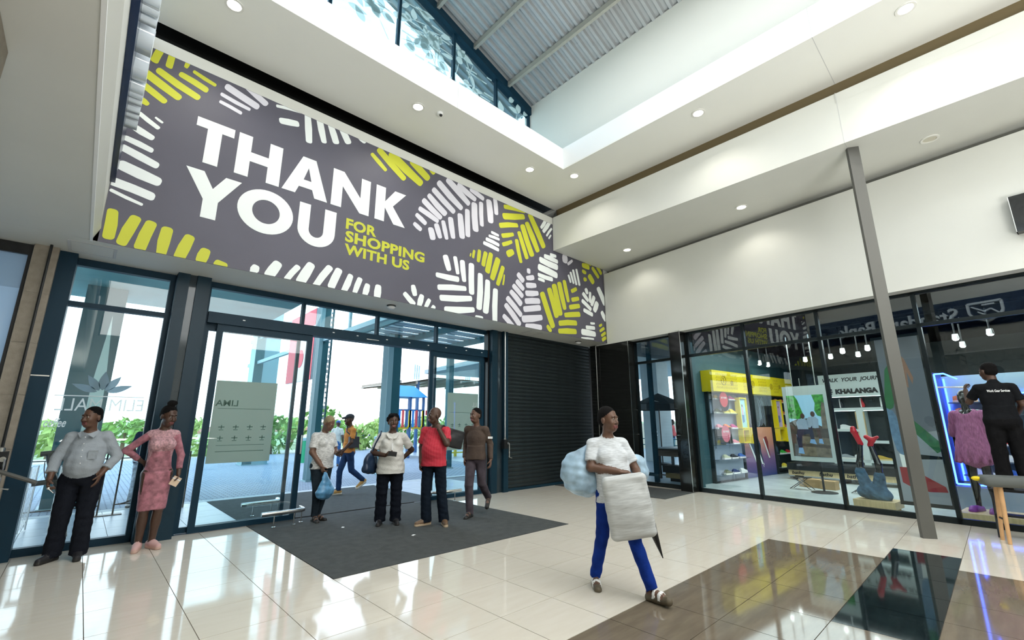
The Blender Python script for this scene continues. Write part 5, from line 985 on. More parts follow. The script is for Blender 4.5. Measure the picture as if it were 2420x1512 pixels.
        for axx in range(3):
            s0 = [slice(1, n[i]-1) for i in range(3)]; s0[axx] = slice(0, n[axx]-1); s1 = list(s0); s1[axx] = slice(1, n[axx])
            A = S[tuple(s0)]; Bq = S[tuple(s1)]; off = np.array([1, 1, 1]); off[axx] = 0
            e = np.argwhere(A != Bq); fl = A[tuple(e.T)]; e = e+off; u, w = [(1, 2), (2, 0), (0, 1)][axx]
            q = []
            for du, dw in ((-1, -1), (0, -1), (0, 0), (-1, 0)):
                g = e.copy(); g[:, u] += du; g[:, w] += dw; q.append(ids[tuple(g.T)])
            q = np.stack(q, 1); q[~fl] = q[~fl][:, ::-1]; F.append(q)
        F = np.concatenate(F)
        r = np.clip(np.round((V-lo)/h).astype(int), 0, n-1); lab = Lb[tuple(r.T)][F[:, 0]]
        me = bpy.data.meshes.new(name); me.vertices.add(len(V)); me.vertices.foreach_set('co', V.ravel().astype(np.float32))
        me.loops.add(len(F)*4); me.loops.foreach_set('vertex_index', F.ravel().astype(np.int32)); me.polygons.add(len(F))
        me.polygons.foreach_set('loop_start', np.arange(0, len(F)*4, 4, dtype=np.int32)); me.polygons.foreach_set('loop_total', np.full(len(F), 4, np.int32))
        for m in mats: me.materials.append(m)
        me.polygons.foreach_set('material_index', np.clip(lab, 0, len(mats)-1).astype(np.int32)); me.polygons.foreach_set('use_smooth', np.ones(len(F), bool))
        me.update(calc_edges=True); me.validate(); return me
def rotz(a): c, s = math.cos(a), math.sin(a); return np.array([[c, -s, 0], [s, c, 0], [0, 0, 1.]])
def rotx(a): c, s = math.cos(a), math.sin(a); return np.array([[1, 0, 0], [0, c, -s], [0, s, c]])
def hand(b, w, d, n, side, curl, S, lab=0, spread=1.0):
    w = np.asarray(w, float); d = _n(d); n = np.asarray(n, float); n = _n(n-d*(n@d)); u = np.cross(d, n)
    R = np.stack([u, d, n], 1); b.ell(w+d*.048*S, np.array([.040, .052, .017])*S, lab, .012, R)
    for i, L in enumerate((.038, .044, .041, .032)):
        o = (-.030+.020*i)*S*side; p0 = w+d*.082*S+u*o; c1 = curl*.8; c2 = curl*1.9
        dd = d+u*side*(-.10+.07*i)*spread; q1 = _n(dd*math.cos(c1)+n*math.sin(c1)); q2 = _n(dd*math.cos(c2)+n*math.sin(c2))
        p1 = p0+q1*L*S; p2 = p1+q2*L*.85*S; b.cap(p0, p1, .0095*S, .0088*S, lab, .004); b.cap(p1, p2, .0088*S, .0075*S, lab, .003)
    p0 = w+d*.025*S-u*.030*S*side; t1 = _n(d*.65-u*side*.65+n*.35); t2 = _n(d*.85-u*side*.2+n*.45*(1+curl))
    p1 = p0+t1*.042*S; b.cap(p0, p1, .013*S, .011*S, lab, .008); b.cap(p1, p1+t2*.034*S, .011*S, .009*S, lab, .004)
def leg_shoe(b, an, yaw, S, lab, sole, size=1.0, pitch=0.0, sandal=False, fz=0.0):
    f = np.array([math.sin(yaw), -math.cos(yaw), 0]); f = _n(f+np.array([0, 0, -math.sin(pitch)])); base = np.array([an[0], an[1], an[2]-.075*S]); up = np.array([0, 0, 1.])
    heel = base-f*.045*S; toe = base+f*.165*S*size
    if not sandal:
        b.cap(heel+up*.042*S, base+f*.06*S+up*.045*S, .040*S, .043*S, lab, .012); b.cap(base+f*.05*S+up*.045*S, toe+up*.030*S, .044*S, .032*S, lab, .015)
        b.cap(heel+up*.010*S, toe+up*.008*S, .040*S, .036*S, sole, .004)
    else:
        b.cap(heel+up*.045*S, base+f*.05*S+up*.045*S, .030*S, .032*S, 0, .012); b.cap(base+f*.05*S+up*.045*S, base+f*.12*S+up*.03*S, .034*S, .030*S, 0, .012)
        sd = np.array([f[1], -f[0], 0])
        for i in range(5): o = (-.028+.014*i)*S; b.cap(base+f*.115*S+sd*o+up*.024*S, base+f*(.165-.008*abs(i-1))*S+sd*o+up*.020*S, .009*S, .0075*S, 0, .003)
        b.cap(heel+up*.008*S, toe+f*.01*S+up*.006*S, .040*S, .038*S, sole, .003)
        for q, zc, Rr in ((.030, .044, .035), (.044, .043, .036), (.095, .034, .036), (.109, .031, .035)):
            pts = [base+f*q*S+sd*math.cos(u)*Rr*S*1.02+up*(zc+math.sin(u)*Rr)*S for u in [PI*k/6 for k in range(7)]]
            pts = [pts[0]-up*.02*S]+pts+[pts[-1]-up*.02*S]
            for a_, b_ in zip(pts[:-1], pts[1:]): b.cap(a_, b_, .0085*S, .0085*S, lab, .003)
EYEW = mat('eye_white', (.34, .30, .27), .5, spec=.1); EYEB = mat('eye_dark', (.012, .008, .006), .2)
def skin_mat(nm, c): return mat('skin_'+nm, c, .45, noise=.08, nscale=30, bump=.06, bscale=120)
SK1 = skin_mat('deep', (.075, .036, .022)); SK2 = skin_mat('brown', (.125, .062, .038)); SK3 = skin_mat('warm', (.16, .082, .052))
LIP = mat('lip', (.17, .055, .05), .4); HAIRB = mat('hair_black', (.006, .005, .005), .8, bump=.8, bscale=150, spec=.15)
def make_person(label, x, y, rz, H, mats, arms, legs, z0=0.0, vox=.0055, bw=1.0, belly=0.0, bust=0.0, hip=1.0, lean=(0, 0), head=(0, 0), hair='short', legw=1.0, hem=.058, untuck=0.0, dress=None, floor=True, belt=False, wr=.0022, armw=1.0, sandal=False, seed=1, slab=1, chest=1.0):
    S = H/1.75; b = Body(vox); V = lambda *a: np.array(a, float)*S
    lx, ly = lean; Nk = V(lx, ly, 1.46); C = V(lx*.7, ly*.7, 1.27)
    # torso
    b.cap(V(0, 0, 1.0), C, .148*bw*S, .158*bw*chest*S, 1, .03, .70+.1*min(1, belly*8)); b.cap(C, Nk+V(0, .005, -.09), .160*bw*chest*S, .105*S, 1, .04, .66)
    b.cap(Nk+V(-.112*bw, .005, -.060), Nk+V(.112*bw, .005, -.060), .055*S, .055*S, 1, .03); b.cap(Nk+V(0, .01, -.05), Nk+V(0, .01, .0), .075*S, .06*S, 1, .03)
    if belly: b.ell(V(lx*.3, -.045-belly*.35, 1.09), V(.160*bw, .10+belly, .19), 1, .08)
    if bust:
        for sx in (-1, 1): b.ell(C+V(sx*.078*bw, -.085, .0), V(.075, .055+bust*.5, .075)*(1+bust), 1, .03)
    if untuck: b.flat(V(0, -.005-belly*.3, 1.12), V(0, -.005-belly*.25, .97-untuck), .150*bw*S*max(1, hip*.98), .176*hip*S*max(1, bw*.93), 1, .02, .78+belly)
    # pelvis and legs
    LB = 2 if not dress else 0
    if dress:
        z1, r1, fl = dress; b.cap(V(0, 0, 1.02), V(0, .01, .90), .135*hip*S, .172*hip*S, 2, .03, .75); b.flat(V(0, .01, .92), V(0, 0, z1), .172*hip*S, r1*S, 2, .02, fl)
        b.ell(V(0, .07, .90), V(.14*hip, .09, .11), 2, .04); b.flat(V(0, -.004, 1.175), V(0, .0, 1.0), .140*bw*S, .150*bw*S, 2, .01, .80)
    else:
        b.ell(V(0, 0, .935), V(.162*hip, .118*hip+belly*.25, .115), 2, .04); b.ell(V(0, .055*hip, .90), V(.145*hip, .085*hip, .10), 2, .04)
    for sd, (kn, an, yw, pt) in zip((-1, 1), legs):
        hp = V(sd*.088*hip, 0, .90); kn = V(*kn); an = V(*an)
        b.cap(hp, kn, .089*(.5+.5*legw)*math.sqrt(hip)*S, .066*legw*S, LB, .03); (b.cap if dress else b.flat)(kn, an+(V(0, 0, -.03) if not dress and hem > .055 else 0), .064*legw*S, (hem if not dress else .038)*S, LB, .012)
        if dress: b.ell(kn*.62+an*.38+V(0, .018, 0), V(.050, .052, .11), 0, .03)
        leg_shoe(b, an, yw, S, 3, 6, pitch=pt, sandal=sandal)
    if belt: b.cap(V(0, -belly*.12, 1.005), V(0, -belly*.12, 1.025), .158*bw*S, .158*bw*S, 7, .004, .74+.1*min(1, belly*8)); b.ell(V(0, -.118*bw-belly*.35, 1.015), V(.022, .016, .018), 8, .003)
    # arms
    for sd, A in zip((-1, 1), arms):
        el, wr_, hd, pn, curl, sl = A; sh = Nk+V(sd*.158*bw, .01, -.066); el = V(*el); wr_ = V(*wr_)
        b.ell(sh, V(.056, .056, .056)*armw, 1 if sl != 'none' else 0, .03)
        ru, re, rw = .050*armw*S, .042*armw*S, .029*armw*S
        b.cap(sh, el, ru, re, 0, .02); b.cap(el, wr_, re, rw, 0, .015)
        if sl == 'short': b.flat(sh, sh+(el-sh)*.74, .058*armw*S, .064*armw*S, 1, .012)
        elif sl == 'long': b.cap(sh, el, .060*armw*S, .054*armw*S, 1, .02); b.flat(el, el+(wr_-el)*.95, .054*armw*S, .042*armw*S, 1, .012)
        elif sl == 'roll': b.cap(sh, el, .060*armw*S, .058*armw*S, 1, .02); b.flat(el, el+(wr_-el)*.66, .058*armw*S, .052*armw*S, 1, .012)
        elif sl == 'snug': b.cap(sh, el, .054*armw*S, .048*armw*S, slab, .02); b.flat(el, el+(wr_-el)*.7, .048*armw*S, .042*armw*S, slab, .012)
        hand(b, wr_, hd, pn, sd, curl, S*.98)
    # neck, head
    hy, hp_ = head; R = rotz(hy)@rotx(hp_); Hb = Nk+V(0, -.02, .055); Hc = Hb+R@V(0, -.015, .118)
    b.cap(Nk+V(0, .005, -.05), Hb+V(0, .0, .04), .056*S*(1+.1*(bw > 1.1)), .052*S, 0, .012)
    HS = 1.06; P = lambda *a: Hc+R@V(*a)*HS
    E = lambda c, r, lab, k=.012: b.ell(P(*c), V(*r)*HS, lab, k, R)
    E((0, .012, .030), (.074, .092, .090), 0, .02); E((0, -.026, -.03), (.060, .064, .085), 0, .03); E((0, -.040, -.088), (.040, .042, .028), 0, .025)
    for sx in (-1, 1): E((sx*.034, -.060, -.032), (.026, .026, .028), 0, .02); E((sx*.077, .008, -.012), (.010, .020, .030), 0, .006)
    b.cap(P(-.034, -.080, .024), P(.034, -.080, .024), .011*S, .011*S, 0, .012)
    for sx in (-1, 1): b.sub(P(sx*.030, -.098, .004), V(.016, .014, .010), .008, R)
    b.cap(P(0, -.084, .012), P(0, -.102, -.030), .009*S, .014*S, 0, .010)
    for sx in (-1, 1): E((sx*.014, -.094, -.034), (.010, .011, .009), 0, .006)
    b.cap(P(-.019, -.087, -.064), P(.019, -.087, -.064), .0085*S, .0085*S, 5, .005); b.cap(P(-.016, -.086, -.077), P(.016, -.086, -.077), .0095*S, .0095*S, 5, .005)
    for sx in (-1, 1): b.cap(P(sx*.016, -.0945, .026), P(sx*.044, -.082, .026), .0042*S, .0035*S, 4, .003)
    if hair in ('short', 'bun', 'long', 'curly'): E((0, .024, .050), (.080, .094, .084), 4, .008); E((0, .055, .0), (.072, .062, .075), 4, .01)
    if hair == 'buzz': E((0, .020, .045), (.0775, .092, .082), 4, .006); E((0, .045, .0), (.072, .065, .07), 4, .006)
    if hair == 'bun': b.ell(P(0, .02, .155), V(.050, .048, .042), 4, .012); b.ell(P(.025, .0, .165), V(.03, .03, .028), 4, .01)
    if hair == 'curly':
        rs = np.random.RandomState(3)
        for _ in range(46):
            a, t = rs.uniform(0, 2*PI), rs.uniform(-.25, 1); v = np.array([math.cos(a)*math.sqrt(1-t*t), math.sin(a)*math.sqrt(1-t*t), t])
            if v[1] < -.35 and v[2] < .55: continue
            E((v[0]*.085, .020+v[1]*.095, .035+v[2]*.090), (.024, .024, .024), 4, .008)
    if hair == 'long': E((0, .06, -.05), (.07, .05, .09), 4, .02)
    if hair == 'cap': E((0, .012, .058), (.082, .100, .072), 4, .006); b.cap(P(-.03, -.09, .05), P(.03, -.09, .05), .016*S, .016*S, 4, .01); b.cap(P(0, -.09, .048), P(0, -.15, .040), .03*S, .022*S, 4, .01, 1.0)
    me = b.mesh('person', mats, 0.0 if floor else None, wr, seed=seed)
    o = link('person', me); o.location = (x, y, z0); o.rotation_euler = (0, 0, rz); tag(o, label, 'person')
    for sx in (-1, 1):
        e = MB(); c = P(sx*.030, -.0815, .004); e.ball(tuple(c), .0110*S, nu=12, nv=8); fw = R@np.array([0, -1, 0.]); c2 = c+fw*.0045*S; e.ball(tuple(c2), .0078*S, nu=10, nv=6, mi=1)
        e.build('eye', [EYEW, EYEB], o, True)
    M = Matrix.Translation((x, y, z0)) @ Matrix.Rotation(rz, 4, 'Z')
    return o, (lambda a, b_, c: M @ Vector((a*S, b_*S, c*S))), M, S
def face(x, y, off=0.0): return math.atan2(-x, y)+off          # turn so the figure looks at the camera, plus an offset

# ================================================================== PEOPLE
def cloth(nm, c, noise=.08, ns=14, bump=.25, bs=40, rough=.85, stretch=None): return mat('cloth_'+nm, c, rough, spec=.12, noise=noise, nscale=ns, bump=bump, bscale=bs, stretch=stretch)
M_SOLE = mat('shoe_sole_dark', (.02, .018, .016), .6); M_LEATH = mat('shoe_black', (.008, .009, .011), .18); M_BUCK = mat('buckle', (.5, .5, .5), .3, 1)
DN = (0, 0, -1)
T_GREY = cloth('grey_shirt', (.36, .40, .44), .05, 8); T_NAVYT = cloth('dark_trouser', (.010, .012, .018)); BELT = mat('belt_black', (.01, .009, .008), .35)
# 1 man in grey shirt
o, Wp, Mp, S = make_person('heavy-set man in grey shirt and black trousers leaning by the left window', .10, 7.50, face(.10, 7.5, -.18), 1.69,
    [SK2, T_GREY, T_NAVYT, M_LEATH, HAIRB, LIP, M_SOLE, BELT, M_BUCK],
    [((-.255, -.02, 1.14), (-.25, -.15, .92), (.1, -.55, -1), (1, .2, 0), .9, 'roll'), ((.29, .03, 1.15), (.185, -.09, .95), (-.2, -.25, -1), (-1, 0, 0), .3, 'roll')],
    [((-.11, -.03, .49), (-.125, .02, .085), -.45, 0), ((.10, -.03, .49), (.105, -.0, .085), .15, 0)],
    bw=1.07, belly=.07, hip=1.12, legw=1.30, hem=.086, head=(-.55, .05), hair='buzz', belt=True, armw=1.0, seed=2, wr=.004)
mb = MB()
for k in range(5): mb.ball((.005, -.235-.012*(2-abs(k-2.2)), 1.06+k*.072), .0065, .004, .0065, 6, 4)
mb.build('shirt_buttons', M_WHITE, o)
q = MB(); q.box(.055, -.226, 1.19, .14, -.214, 1.20).box(.055, -.222, 1.10, .14, -.214, 1.19); q.build('chest_pocket', T_GREY, o)
c_ = MB(); c_.add([(-.065, -.075, 1.415), (0, -.155, 1.375), (-.055, -.135, 1.335), (-.09, -.09, 1.385)], [(0, 1, 2, 3)]).add([(.065, -.075, 1.415), (.09, -.09, 1.385), (.055, -.135, 1.335), (0, -.155, 1.375)], [(0, 1, 2, 3)])
sm_ = c_.build('collar', T_GREY, o); md = sm_.modifiers.new('thick', 'SOLIDIFY'); md.thickness = .008
k_ = thing('key', 'silver key held in the hand of the man in grey', 'key'); p = Wp(-.225, -.23, .83); MB().cone(p, p+Vector((.05, -.02, -.05)), .006, .004, 6).build('shaft', M_STEEL, k_); MB().ball(tuple(p), .014, .006, .014).build('bow', M_STEEL, k_)
# 2 woman in pink velvet dress
VEL = mat('pink_velvet', (.37, .145, .18), .65, noise=.45, nscale=16, bump=.3, bscale=30); LACE = mat('pink_lace', (.52, .30, .33), .8, noise=.45, nscale=45)
o, Wp, Mp, S = make_person('slim woman in pink velvet and lace dress beside the clad post', .80, 7.44, face(.80, 7.44, .12), 1.715,
    [SK1, LACE, VEL, mat('pink_shoe', (.62, .38, .36), .7), HAIRB, LIP, mat('pink_sole', (.55, .36, .30), .7)],
    [((-.345, .09, 1.20), (-.15, .11, 1.04), (.9, .15, -.35), (0, -1, .2), .4, 'snug'), ((.225, .0, 1.12), (.215, -.09, .88), (-.02, -.15, -1), (-1, 0, 0), .75, 'snug')],
    [((-.075, -.03, .49), (-.075, .01, .085), -.25, 0), ((.07, -.02, .49), (.06, .03, .085), .35, 0)],
    bw=.84, bust=.05, hip=.92, dress=(.47, .150, .80), head=(.45, .22), hair='bun', slab=2, armw=.82, legw=.9, seed=3, wr=.0015)
t = thing('wallet', 'cream wallet held by the woman in pink', 'wallet'); p = Wp(.19, -.13, .80); MB(Matrix.Translation(p) @ Matrix.Rotation(.5, 4, 'Y')).box(-.05, -.02, -.055, .04, .02, .055).build('body', mat('wallet_cream', (.72, .55, .40), .6), t); MB(Matrix.Translation(p) @ Matrix.Rotation(.5, 4, 'Y')).box(-.052, -.022, .02, .042, .022, .03).build('band', M_WHITE, t)
# 3 woman in pale T-shirt with phone and bag
TEE = mat('heather_tee', (.62, .62, .61), .85, noise=.35, nscale=26, bump=.2, bscale=40, stretch=(1, 1, 3)); JEAN = cloth('ripped_jean', (.018, .028, .038), .25, 12)
o, Wp, Mp, S = make_person('woman in pale T-shirt looking at her phone by the door leaf', 2.95, 7.66, face(2.95, 7.66, .62), 1.63,
    [SK3, TEE, JEAN, M_SOLE, mat('hair_blond', (.36, .28, .16), .8, bump=.8, bscale=160), LIP, M_SOLE],
    [((-.225, -.02, 1.13), (-.12, -.17, .90), (.25, -.3, -1), (1, .2, 0), .9, 'short'), ((.22, -.04, 1.13), (.10, -.27, 1.09), (-.35, -.9, .25), (-.3, 0, 1), .6, 'short')],
    [((-.08, -.05, .49), (-.065, -.01, .085), -.3, 0), ((.08, -.02, .49), (.04, .06, .085), .2, 0)],
    bw=1.06, bust=.06, belly=.035, hip=1.10, legw=1.12, hem=.052, head=(.12, .55), hair='buzz', untuck=.11, sandal=True, armw=1.1, seed=4, wr=.003)
mb = MB(); mb.add([(-.115, -.098, .55), (-.06, -.112, .555), (-.055, -.108, .53), (-.11, -.096, .522)], [(0, 1, 2, 3)]); r_ = mb.build('knee_rip', SK3, o); md = r_.modifiers.new('t', 'SOLIDIFY'); md.thickness = .02
t = thing('phone', 'dark phone in the hand of the woman in pale T-shirt', 'phone'); p = Wp(.06, -.375, 1.145); MB(Matrix.Translation(p) @ Matrix.Rotation(.62+.6, 4, 'Z') @ Matrix.Rotation(-.6, 4, 'X')).box(-.036, -.075, -.005, .036, .075, .005).build('body', M_BLACK, t)
def soft_bag(name, label, cat, prims, mats, M, vox=.008, wr=.006, seed=5):
    b = Body(vox)
    for q in prims: {'c': b.cap, 'e': b.ell, 'b': b.rbox}[q[0]](*q[1:])
    me = b.mesh(name, mats, None, wr, cloth=(0, 1, 2), seed=seed); o = link(name, me); o.matrix_world = M; return tag(o, label, cat)
PLA = glass('blue_plastic', (.25, .5, .72), .06, rough=.25, alpha=.80, acol=(.10, .30, .52)); PLAIN = mat('blue_carrier', (.10, .28, .48), .3, noise=.45, nscale=10)
p = Wp(-.10, -.24, .80)
soft_bag('carrier_bag', 'blue plastic carrier bag hanging from the T-shirt woman', 'bag', [('c', (0, 0, 0), (.03, 0, -.27), .014, .115, 0, .03, .7), ('c', (-.03, 0, -.30), (.10, 0, -.29), .085, .085, 0, .06, .8), ('c', (.03, 0, -.02), (.10, 0, -.26), .014, .08, 0, .05, .7)], [PLAIN], Matrix.Translation(p) @ Matrix.Rotation(.35, 4, 'Z'), wr=.005)
# 4 woman in white shirt
WS = cloth('white_shirt', (.66, .655, .62), .05, 10, .35, 26); BLK = cloth('black_trouser', (.006, .008, .014))
o, Wp, Mp, S = make_person('smiling woman in white shirt and black trousers on the mat', 3.64, 6.66, face(3.64, 6.66, .05), 1.63,
    [SK1, WS, BLK, M_LEATH, HAIRB, LIP, M_SOLE],
    [((-.30, .0, 1.13), (-.11, -.27, 1.10), (.9, -.35, .1), (.2, .3, 1), .8, 'short'), ((.34, .10, 1.16), (.215, .13, 1.03), (-.8, .3, -.2), (0, -1, 0), .4, 'short')],
    [((-.12, -.02, .49), (-.125, .01, .085), -.2, 0), ((.11, -.02, .49), (.12, .0, .085), .15, 0)],
    bw=1.14, bust=.09, belly=.06, hip=1.22, legw=1.34, hem=.092, head=(.12, -.02), hair='curly', untuck=.17, armw=1.12, seed=5, wr=.0035)
MB().box(-.010, -.232, 1.02, .010, -.222, 1.20).build('placket', M_WHITE, o)
c_ = MB(); c_.add([(-.07, -.06, 1.345), (-.01, -.155, 1.255), (-.06, -.15, 1.265), (-.105, -.085, 1.33)], [(0, 1, 2, 3)]).add([(.07, -.06, 1.345), (.105, -.085, 1.33), (.06, -.15, 1.265), (.01, -.155, 1.255)], [(0, 1, 2, 3)]); sm_ = c_.build('collar', WS, o); md = sm_.modifiers.new('t', 'SOLIDIFY'); md.thickness = .012
t = thing('phone', 'dark phone in the hand of the woman in white shirt', 'phone'); p = Wp(-.0, -.335, 1.125); MB(Matrix.Translation(p) @ Matrix.Rotation(face(3.64, 6.66, .05), 4, 'Z') @ Matrix.Rotation(.15, 4, 'Y')).box(-.065, -.006, -.035, .065, .006, .035).build('body', M_BLACK, t)
NAVB = mat('navy_leather', (.012, .03, .07), .35); hb = thing('handbag', 'navy handbag hanging from the shoulder of the white shirt woman', 'bag')
b = Body(.008); b.ell((0, 0, 0), (.15, .07, .15), 0, .05); b.cap((-.10, 0, -.11), (.10, 0, -.11), .06, .06, 0, .05); bo = link('body', b.mesh('body', [NAVB], None, .004, cloth=(0,), seed=3), hb); bo.matrix_world = Matrix.Translation(Wp(-.33, .0, .98)) @ Matrix.Rotation(.5, 4, 'Z') @ Matrix.Rotation(.12, 4, 'Y')
MB().tube([tuple(Wp(*q)) for q in ((-.33, -.02, 1.10), (-.27, -.09, 1.28), (-.20, -.085, 1.42), (-.185, .02, 1.475), (-.22, .10, 1.40), (-.30, .09, 1.2), (-.35, .04, 1.10))], .013, 6).build('strap', NAVB, hb, True)
# 5 man in red checked shirt
RED = mat('red_check', (.55, .03, .055), .85); N = RED.node_tree.nodes; L = RED.node_tree.links; tc = N.new('ShaderNodeTexCoord'); bt = N.new('ShaderNodeTexBrick'); bt.offset = 0; bt.inputs['Scale'].default_value = 13; bt.inputs['Color1'].default_value = (.56, .022, .05, 1); bt.inputs['Color2'].default_value = (.50, .018, .042, 1); bt.inputs['Mortar'].default_value = (.62, .12, .13, 1); bt.inputs['Mortar Size'].default_value = .012
mp = N.new('ShaderNodeMapping'); mp.inputs['Rotation'].default_value = (PI/2, 0, 0); L.new(tc.outputs['Object'], mp.inputs[0]); L.new(mp.outputs[0], bt.inputs[0]); L.new(bt.outputs[0], N['Principled BSDF'].inputs['Base Color'])
DKJ = cloth('dark_jean', (.008, .014, .024), .2, 12); BRS = mat('brown_shoe', (.16, .095, .05), .5)
o, Wp, Mp, S = make_person('bald man in red checked shirt with a hand on his bag strap', 4.09, 6.12, face(4.09, 6.12, -.35), 1.735,
    [SK1, RED, DKJ, BRS, HAIRB, LIP, mat('tan_sole', (.55, .42, .28), .6), BELT],
    [((-.24, .06, 1.14), (-.20, -.06, .92), (0, -.2, -1), (1, 0, 0), .5, 'short'), ((.235, -.12, 1.20), (.115, -.16, 1.42), (-.35, .35, .8), (0, .6, -.8), .9, 'short')],
    [((-.11, -.03, .49), (-.10, .0, .085), -.65, 0), ((.12, .02, .49), (.17, .05, .085), .5, 0)],
    bw=1.12, belly=.055, hip=1.06, legw=1.20, hem=.080, head=(-.75, .0), hair='bald', untuck=.10, armw=1.12, seed=6, wr=.003)
mb = soft_bag('shoulder_bag', 'black shoulder bag on the back of the man in red', 'bag', [('b', (0, 0, 0), (.15, .035, .14), .02, 0, .02), ('e', (0, 0, -.03), (.13, .05, .10), 0, .04)], [mat('bag_black', (.008, .009, .011), .5)], Matrix.Translation(Wp(.27, .15, 1.27)) @ Matrix.Rotation(-.2, 4, 'Z') @ Matrix.Rotation(.25, 4, 'Y'), wr=.002)
st = MB().tube([tuple(Wp(*q)) for q in ((.10, -.11, 1.40), (.13, .0, 1.475), (.18, .1, 1.42), (.26, .15, 1.32))], .014, 6).build('strap', M_BLACK); st.parent = mb; st.matrix_parent_inverse = mb.matrix_world.inverted()
# 6 man in brown sweater
BRN = cloth('brown_sweater', (.085, .062, .050), .15, 10); PUR = cloth('grey_plum_jean', (.075, .062, .075), .3, 8)
o, Wp, Mp, S = make_person('man in brown sweater striding past the right door leaf', 4.98, 6.20, face(4.98, 6.20, -.30), 1.745,
    [SK2, BRN, PUR, mat('slide_black', (.01, .01, .01), .5), HAIRB, LIP, M_SOLE],
    [((-.21, .10, 1.15), (-.19, -.02, .92), (0, -.3, -1), (1, 0, 0), .5, 'long'), ((.235, .06, 1.15), (.27, -.04, .90), (.05, -.3, -1), (-1, 0, 0), .5, 'long')],
    [((-.075, -.13, .50), (-.06, -.10, .085), -.1, 0), ((.09, .05, .52), (.13, .34, .28), .1, .7)],
    bw=1.02, hip=.98, legw=1.08, hem=.06, head=(-.5, .0), hair='buzz', untuck=.06, sandal=True, armw=.98, seed=7, wr=.0025)
MB(Matrix.Rotation(.2, 4, 'Z')).box(.205, -.07, 1.24, .285, -.055, 1.275).build('sleeve_stripe', M_WHITE, o)
# 7 walking woman in front
STR = mat('striped_top', (.60, .63, .66), .85, noise=.22, nscale=18, stretch=(1, 1, 8)); BLU = cloth('bright_blue_jean', (.006, .030, .22), .2, 10)
fx, fy = 3.78, 2.62
o, Wp, Mp, S = make_person('woman in blue jeans striding across the floor with large bags', fx, fy, face(fx, fy, .42), 1.63,
    [SK2, STR, BLU, mat('sandal_white', (.80, .81, .80), .5), HAIRB, LIP, mat('sandal_sole', (.10, .08, .05), .6)],
    [((-.25, -.03, 1.16), (-.02, -.20, 1.13), (.9, -.3, .0), (0, .2, -1), .7, 'short'), ((.235, -.05, 1.13), (.17, -.25, 1.05), (-.2, -.8, -.4), (-.3, 0, -1), .8, 'short')],
    [((-.10, .10, .50), (-.15, .22, .085), -.25, 0), ((.12, -.16, .50), (.20, -.30, .10), .35, -.12)],
    bw=1.04, bust=.02, belly=.02, hip=1.02, legw=1.02, hem=.055, lean=(-.03, .02), head=(.5, .0), hair='short', untuck=.14, sandal=True, armw=1.0, seed=8, wr=.003)
GB = mat('grey_carrier', (.50, .52, .52), .5, noise=.16, nscale=10, stretch=(1, 1, 9))
p = Wp(-.02, -.30, 1.02)
gb = soft_bag('shopping_bag', 'large pale grey shopping bag held in front of the striding woman', 'bag', [('b', (0, 0, -.18), (.20, .055, .27), .05, 0, .02), ('e', (0, -.02, -.20), (.17, .075, .20), 0, .06)], [GB], Matrix.Translation(p) @ Matrix.Rotation(face(fx, fy, .15), 4, 'Z') @ Matrix.Rotation(-.14, 4, 'Y'), wr=.0018)
WB = mat('blue_white_bag', (.36, .52, .66), .4, noise=.4, nscale=7)
soft_bag('carrier_bag', 'blue and white carrier bag slung behind the striding woman', 'bag', [('e', (0, 0, 0), (.17, .12, .20), 0, .05), ('e', (.08, 0, -.10), (.13, .11, .13), 0, .05), ('c', (.05, 0, .18), (.14, .0, .28), .05, .015, 0, .04)], [WB], Matrix.Translation(Wp(-.33, .13, 1.10)) @ Matrix.Rotation(face(fx, fy, .2), 4, 'Z'), wr=.006)
soft_bag('carrier_bag', 'pale blue bag tucked under the arm of the striding woman', 'bag', [('e', (0, 0, 0), (.12, .10, .13), 0, .05), ('e', (.06, 0, -.05), (.10, .09, .10), 0, .05)], [WB], Matrix.Translation(Wp(.30, .06, 1.14)) @ Matrix.Rotation(.3, 4, 'Z'), wr=.005, seed=9)
um = thing('folded_umbrella', 'dark folded umbrella poking out below the grey shopping bag', 'umbrella'); a, c_ = Wp(.22, -.12, .92), Wp(.44, -.10, .30); MB().cone(a, a.lerp(c_, .5), .018, .045, 10).cone(a.lerp(c_, .5), c_, .045, .004, 10).build('canopy', M_BLACK, um, True); MB().cone(a, a+(a-c_)*.12, .01, .01, 8).build('handle', M_BROWN, um)
# 8 orange walker outside
ORG = cloth('orange_top', (.62, .26, .07), .15, 10); make_person('man in orange top and cap walking across outside the doors', 4.44, 10.05, face(4.44, 10.05, -1.15), 1.70,
    [SK1, ORG, cloth('blue_jean', (.02, .05, .13), .25, 10), mat('tan_shoe', (.45, .26, .07), .6), mat('cap_dark', (.03, .035, .04), .8), LIP, mat('sole_pale', (.7, .68, .6), .6)],
    [((-.22, .12, 1.15), (-.20, .02, .93), (0, -.4, -1), (1, 0, 0), .5, 'short'), ((.23, -.06, 1.14), (.2, -.22, .95), (0, -.5, -1), (-1, 0, 0), .5, 'short')],
    [((-.08, -.14, .50), (-.07, -.14, .085), 0, 0), ((.08, .06, .52), (.09, .36, .28), 0, .7)], bw=1.0, hip=.95, hem=.055, head=(0, .05), hair='cap', untuck=.06, vox=.008, seed=9, wr=.002)
sb = thing('sling_bag', 'dark sling bag on the man in orange', 'bag'); mM = Matrix.Translation((4.44, 10.05, 0)) @ Matrix.Rotation(face(4.44, 10.05, -1.15), 4, 'Z')
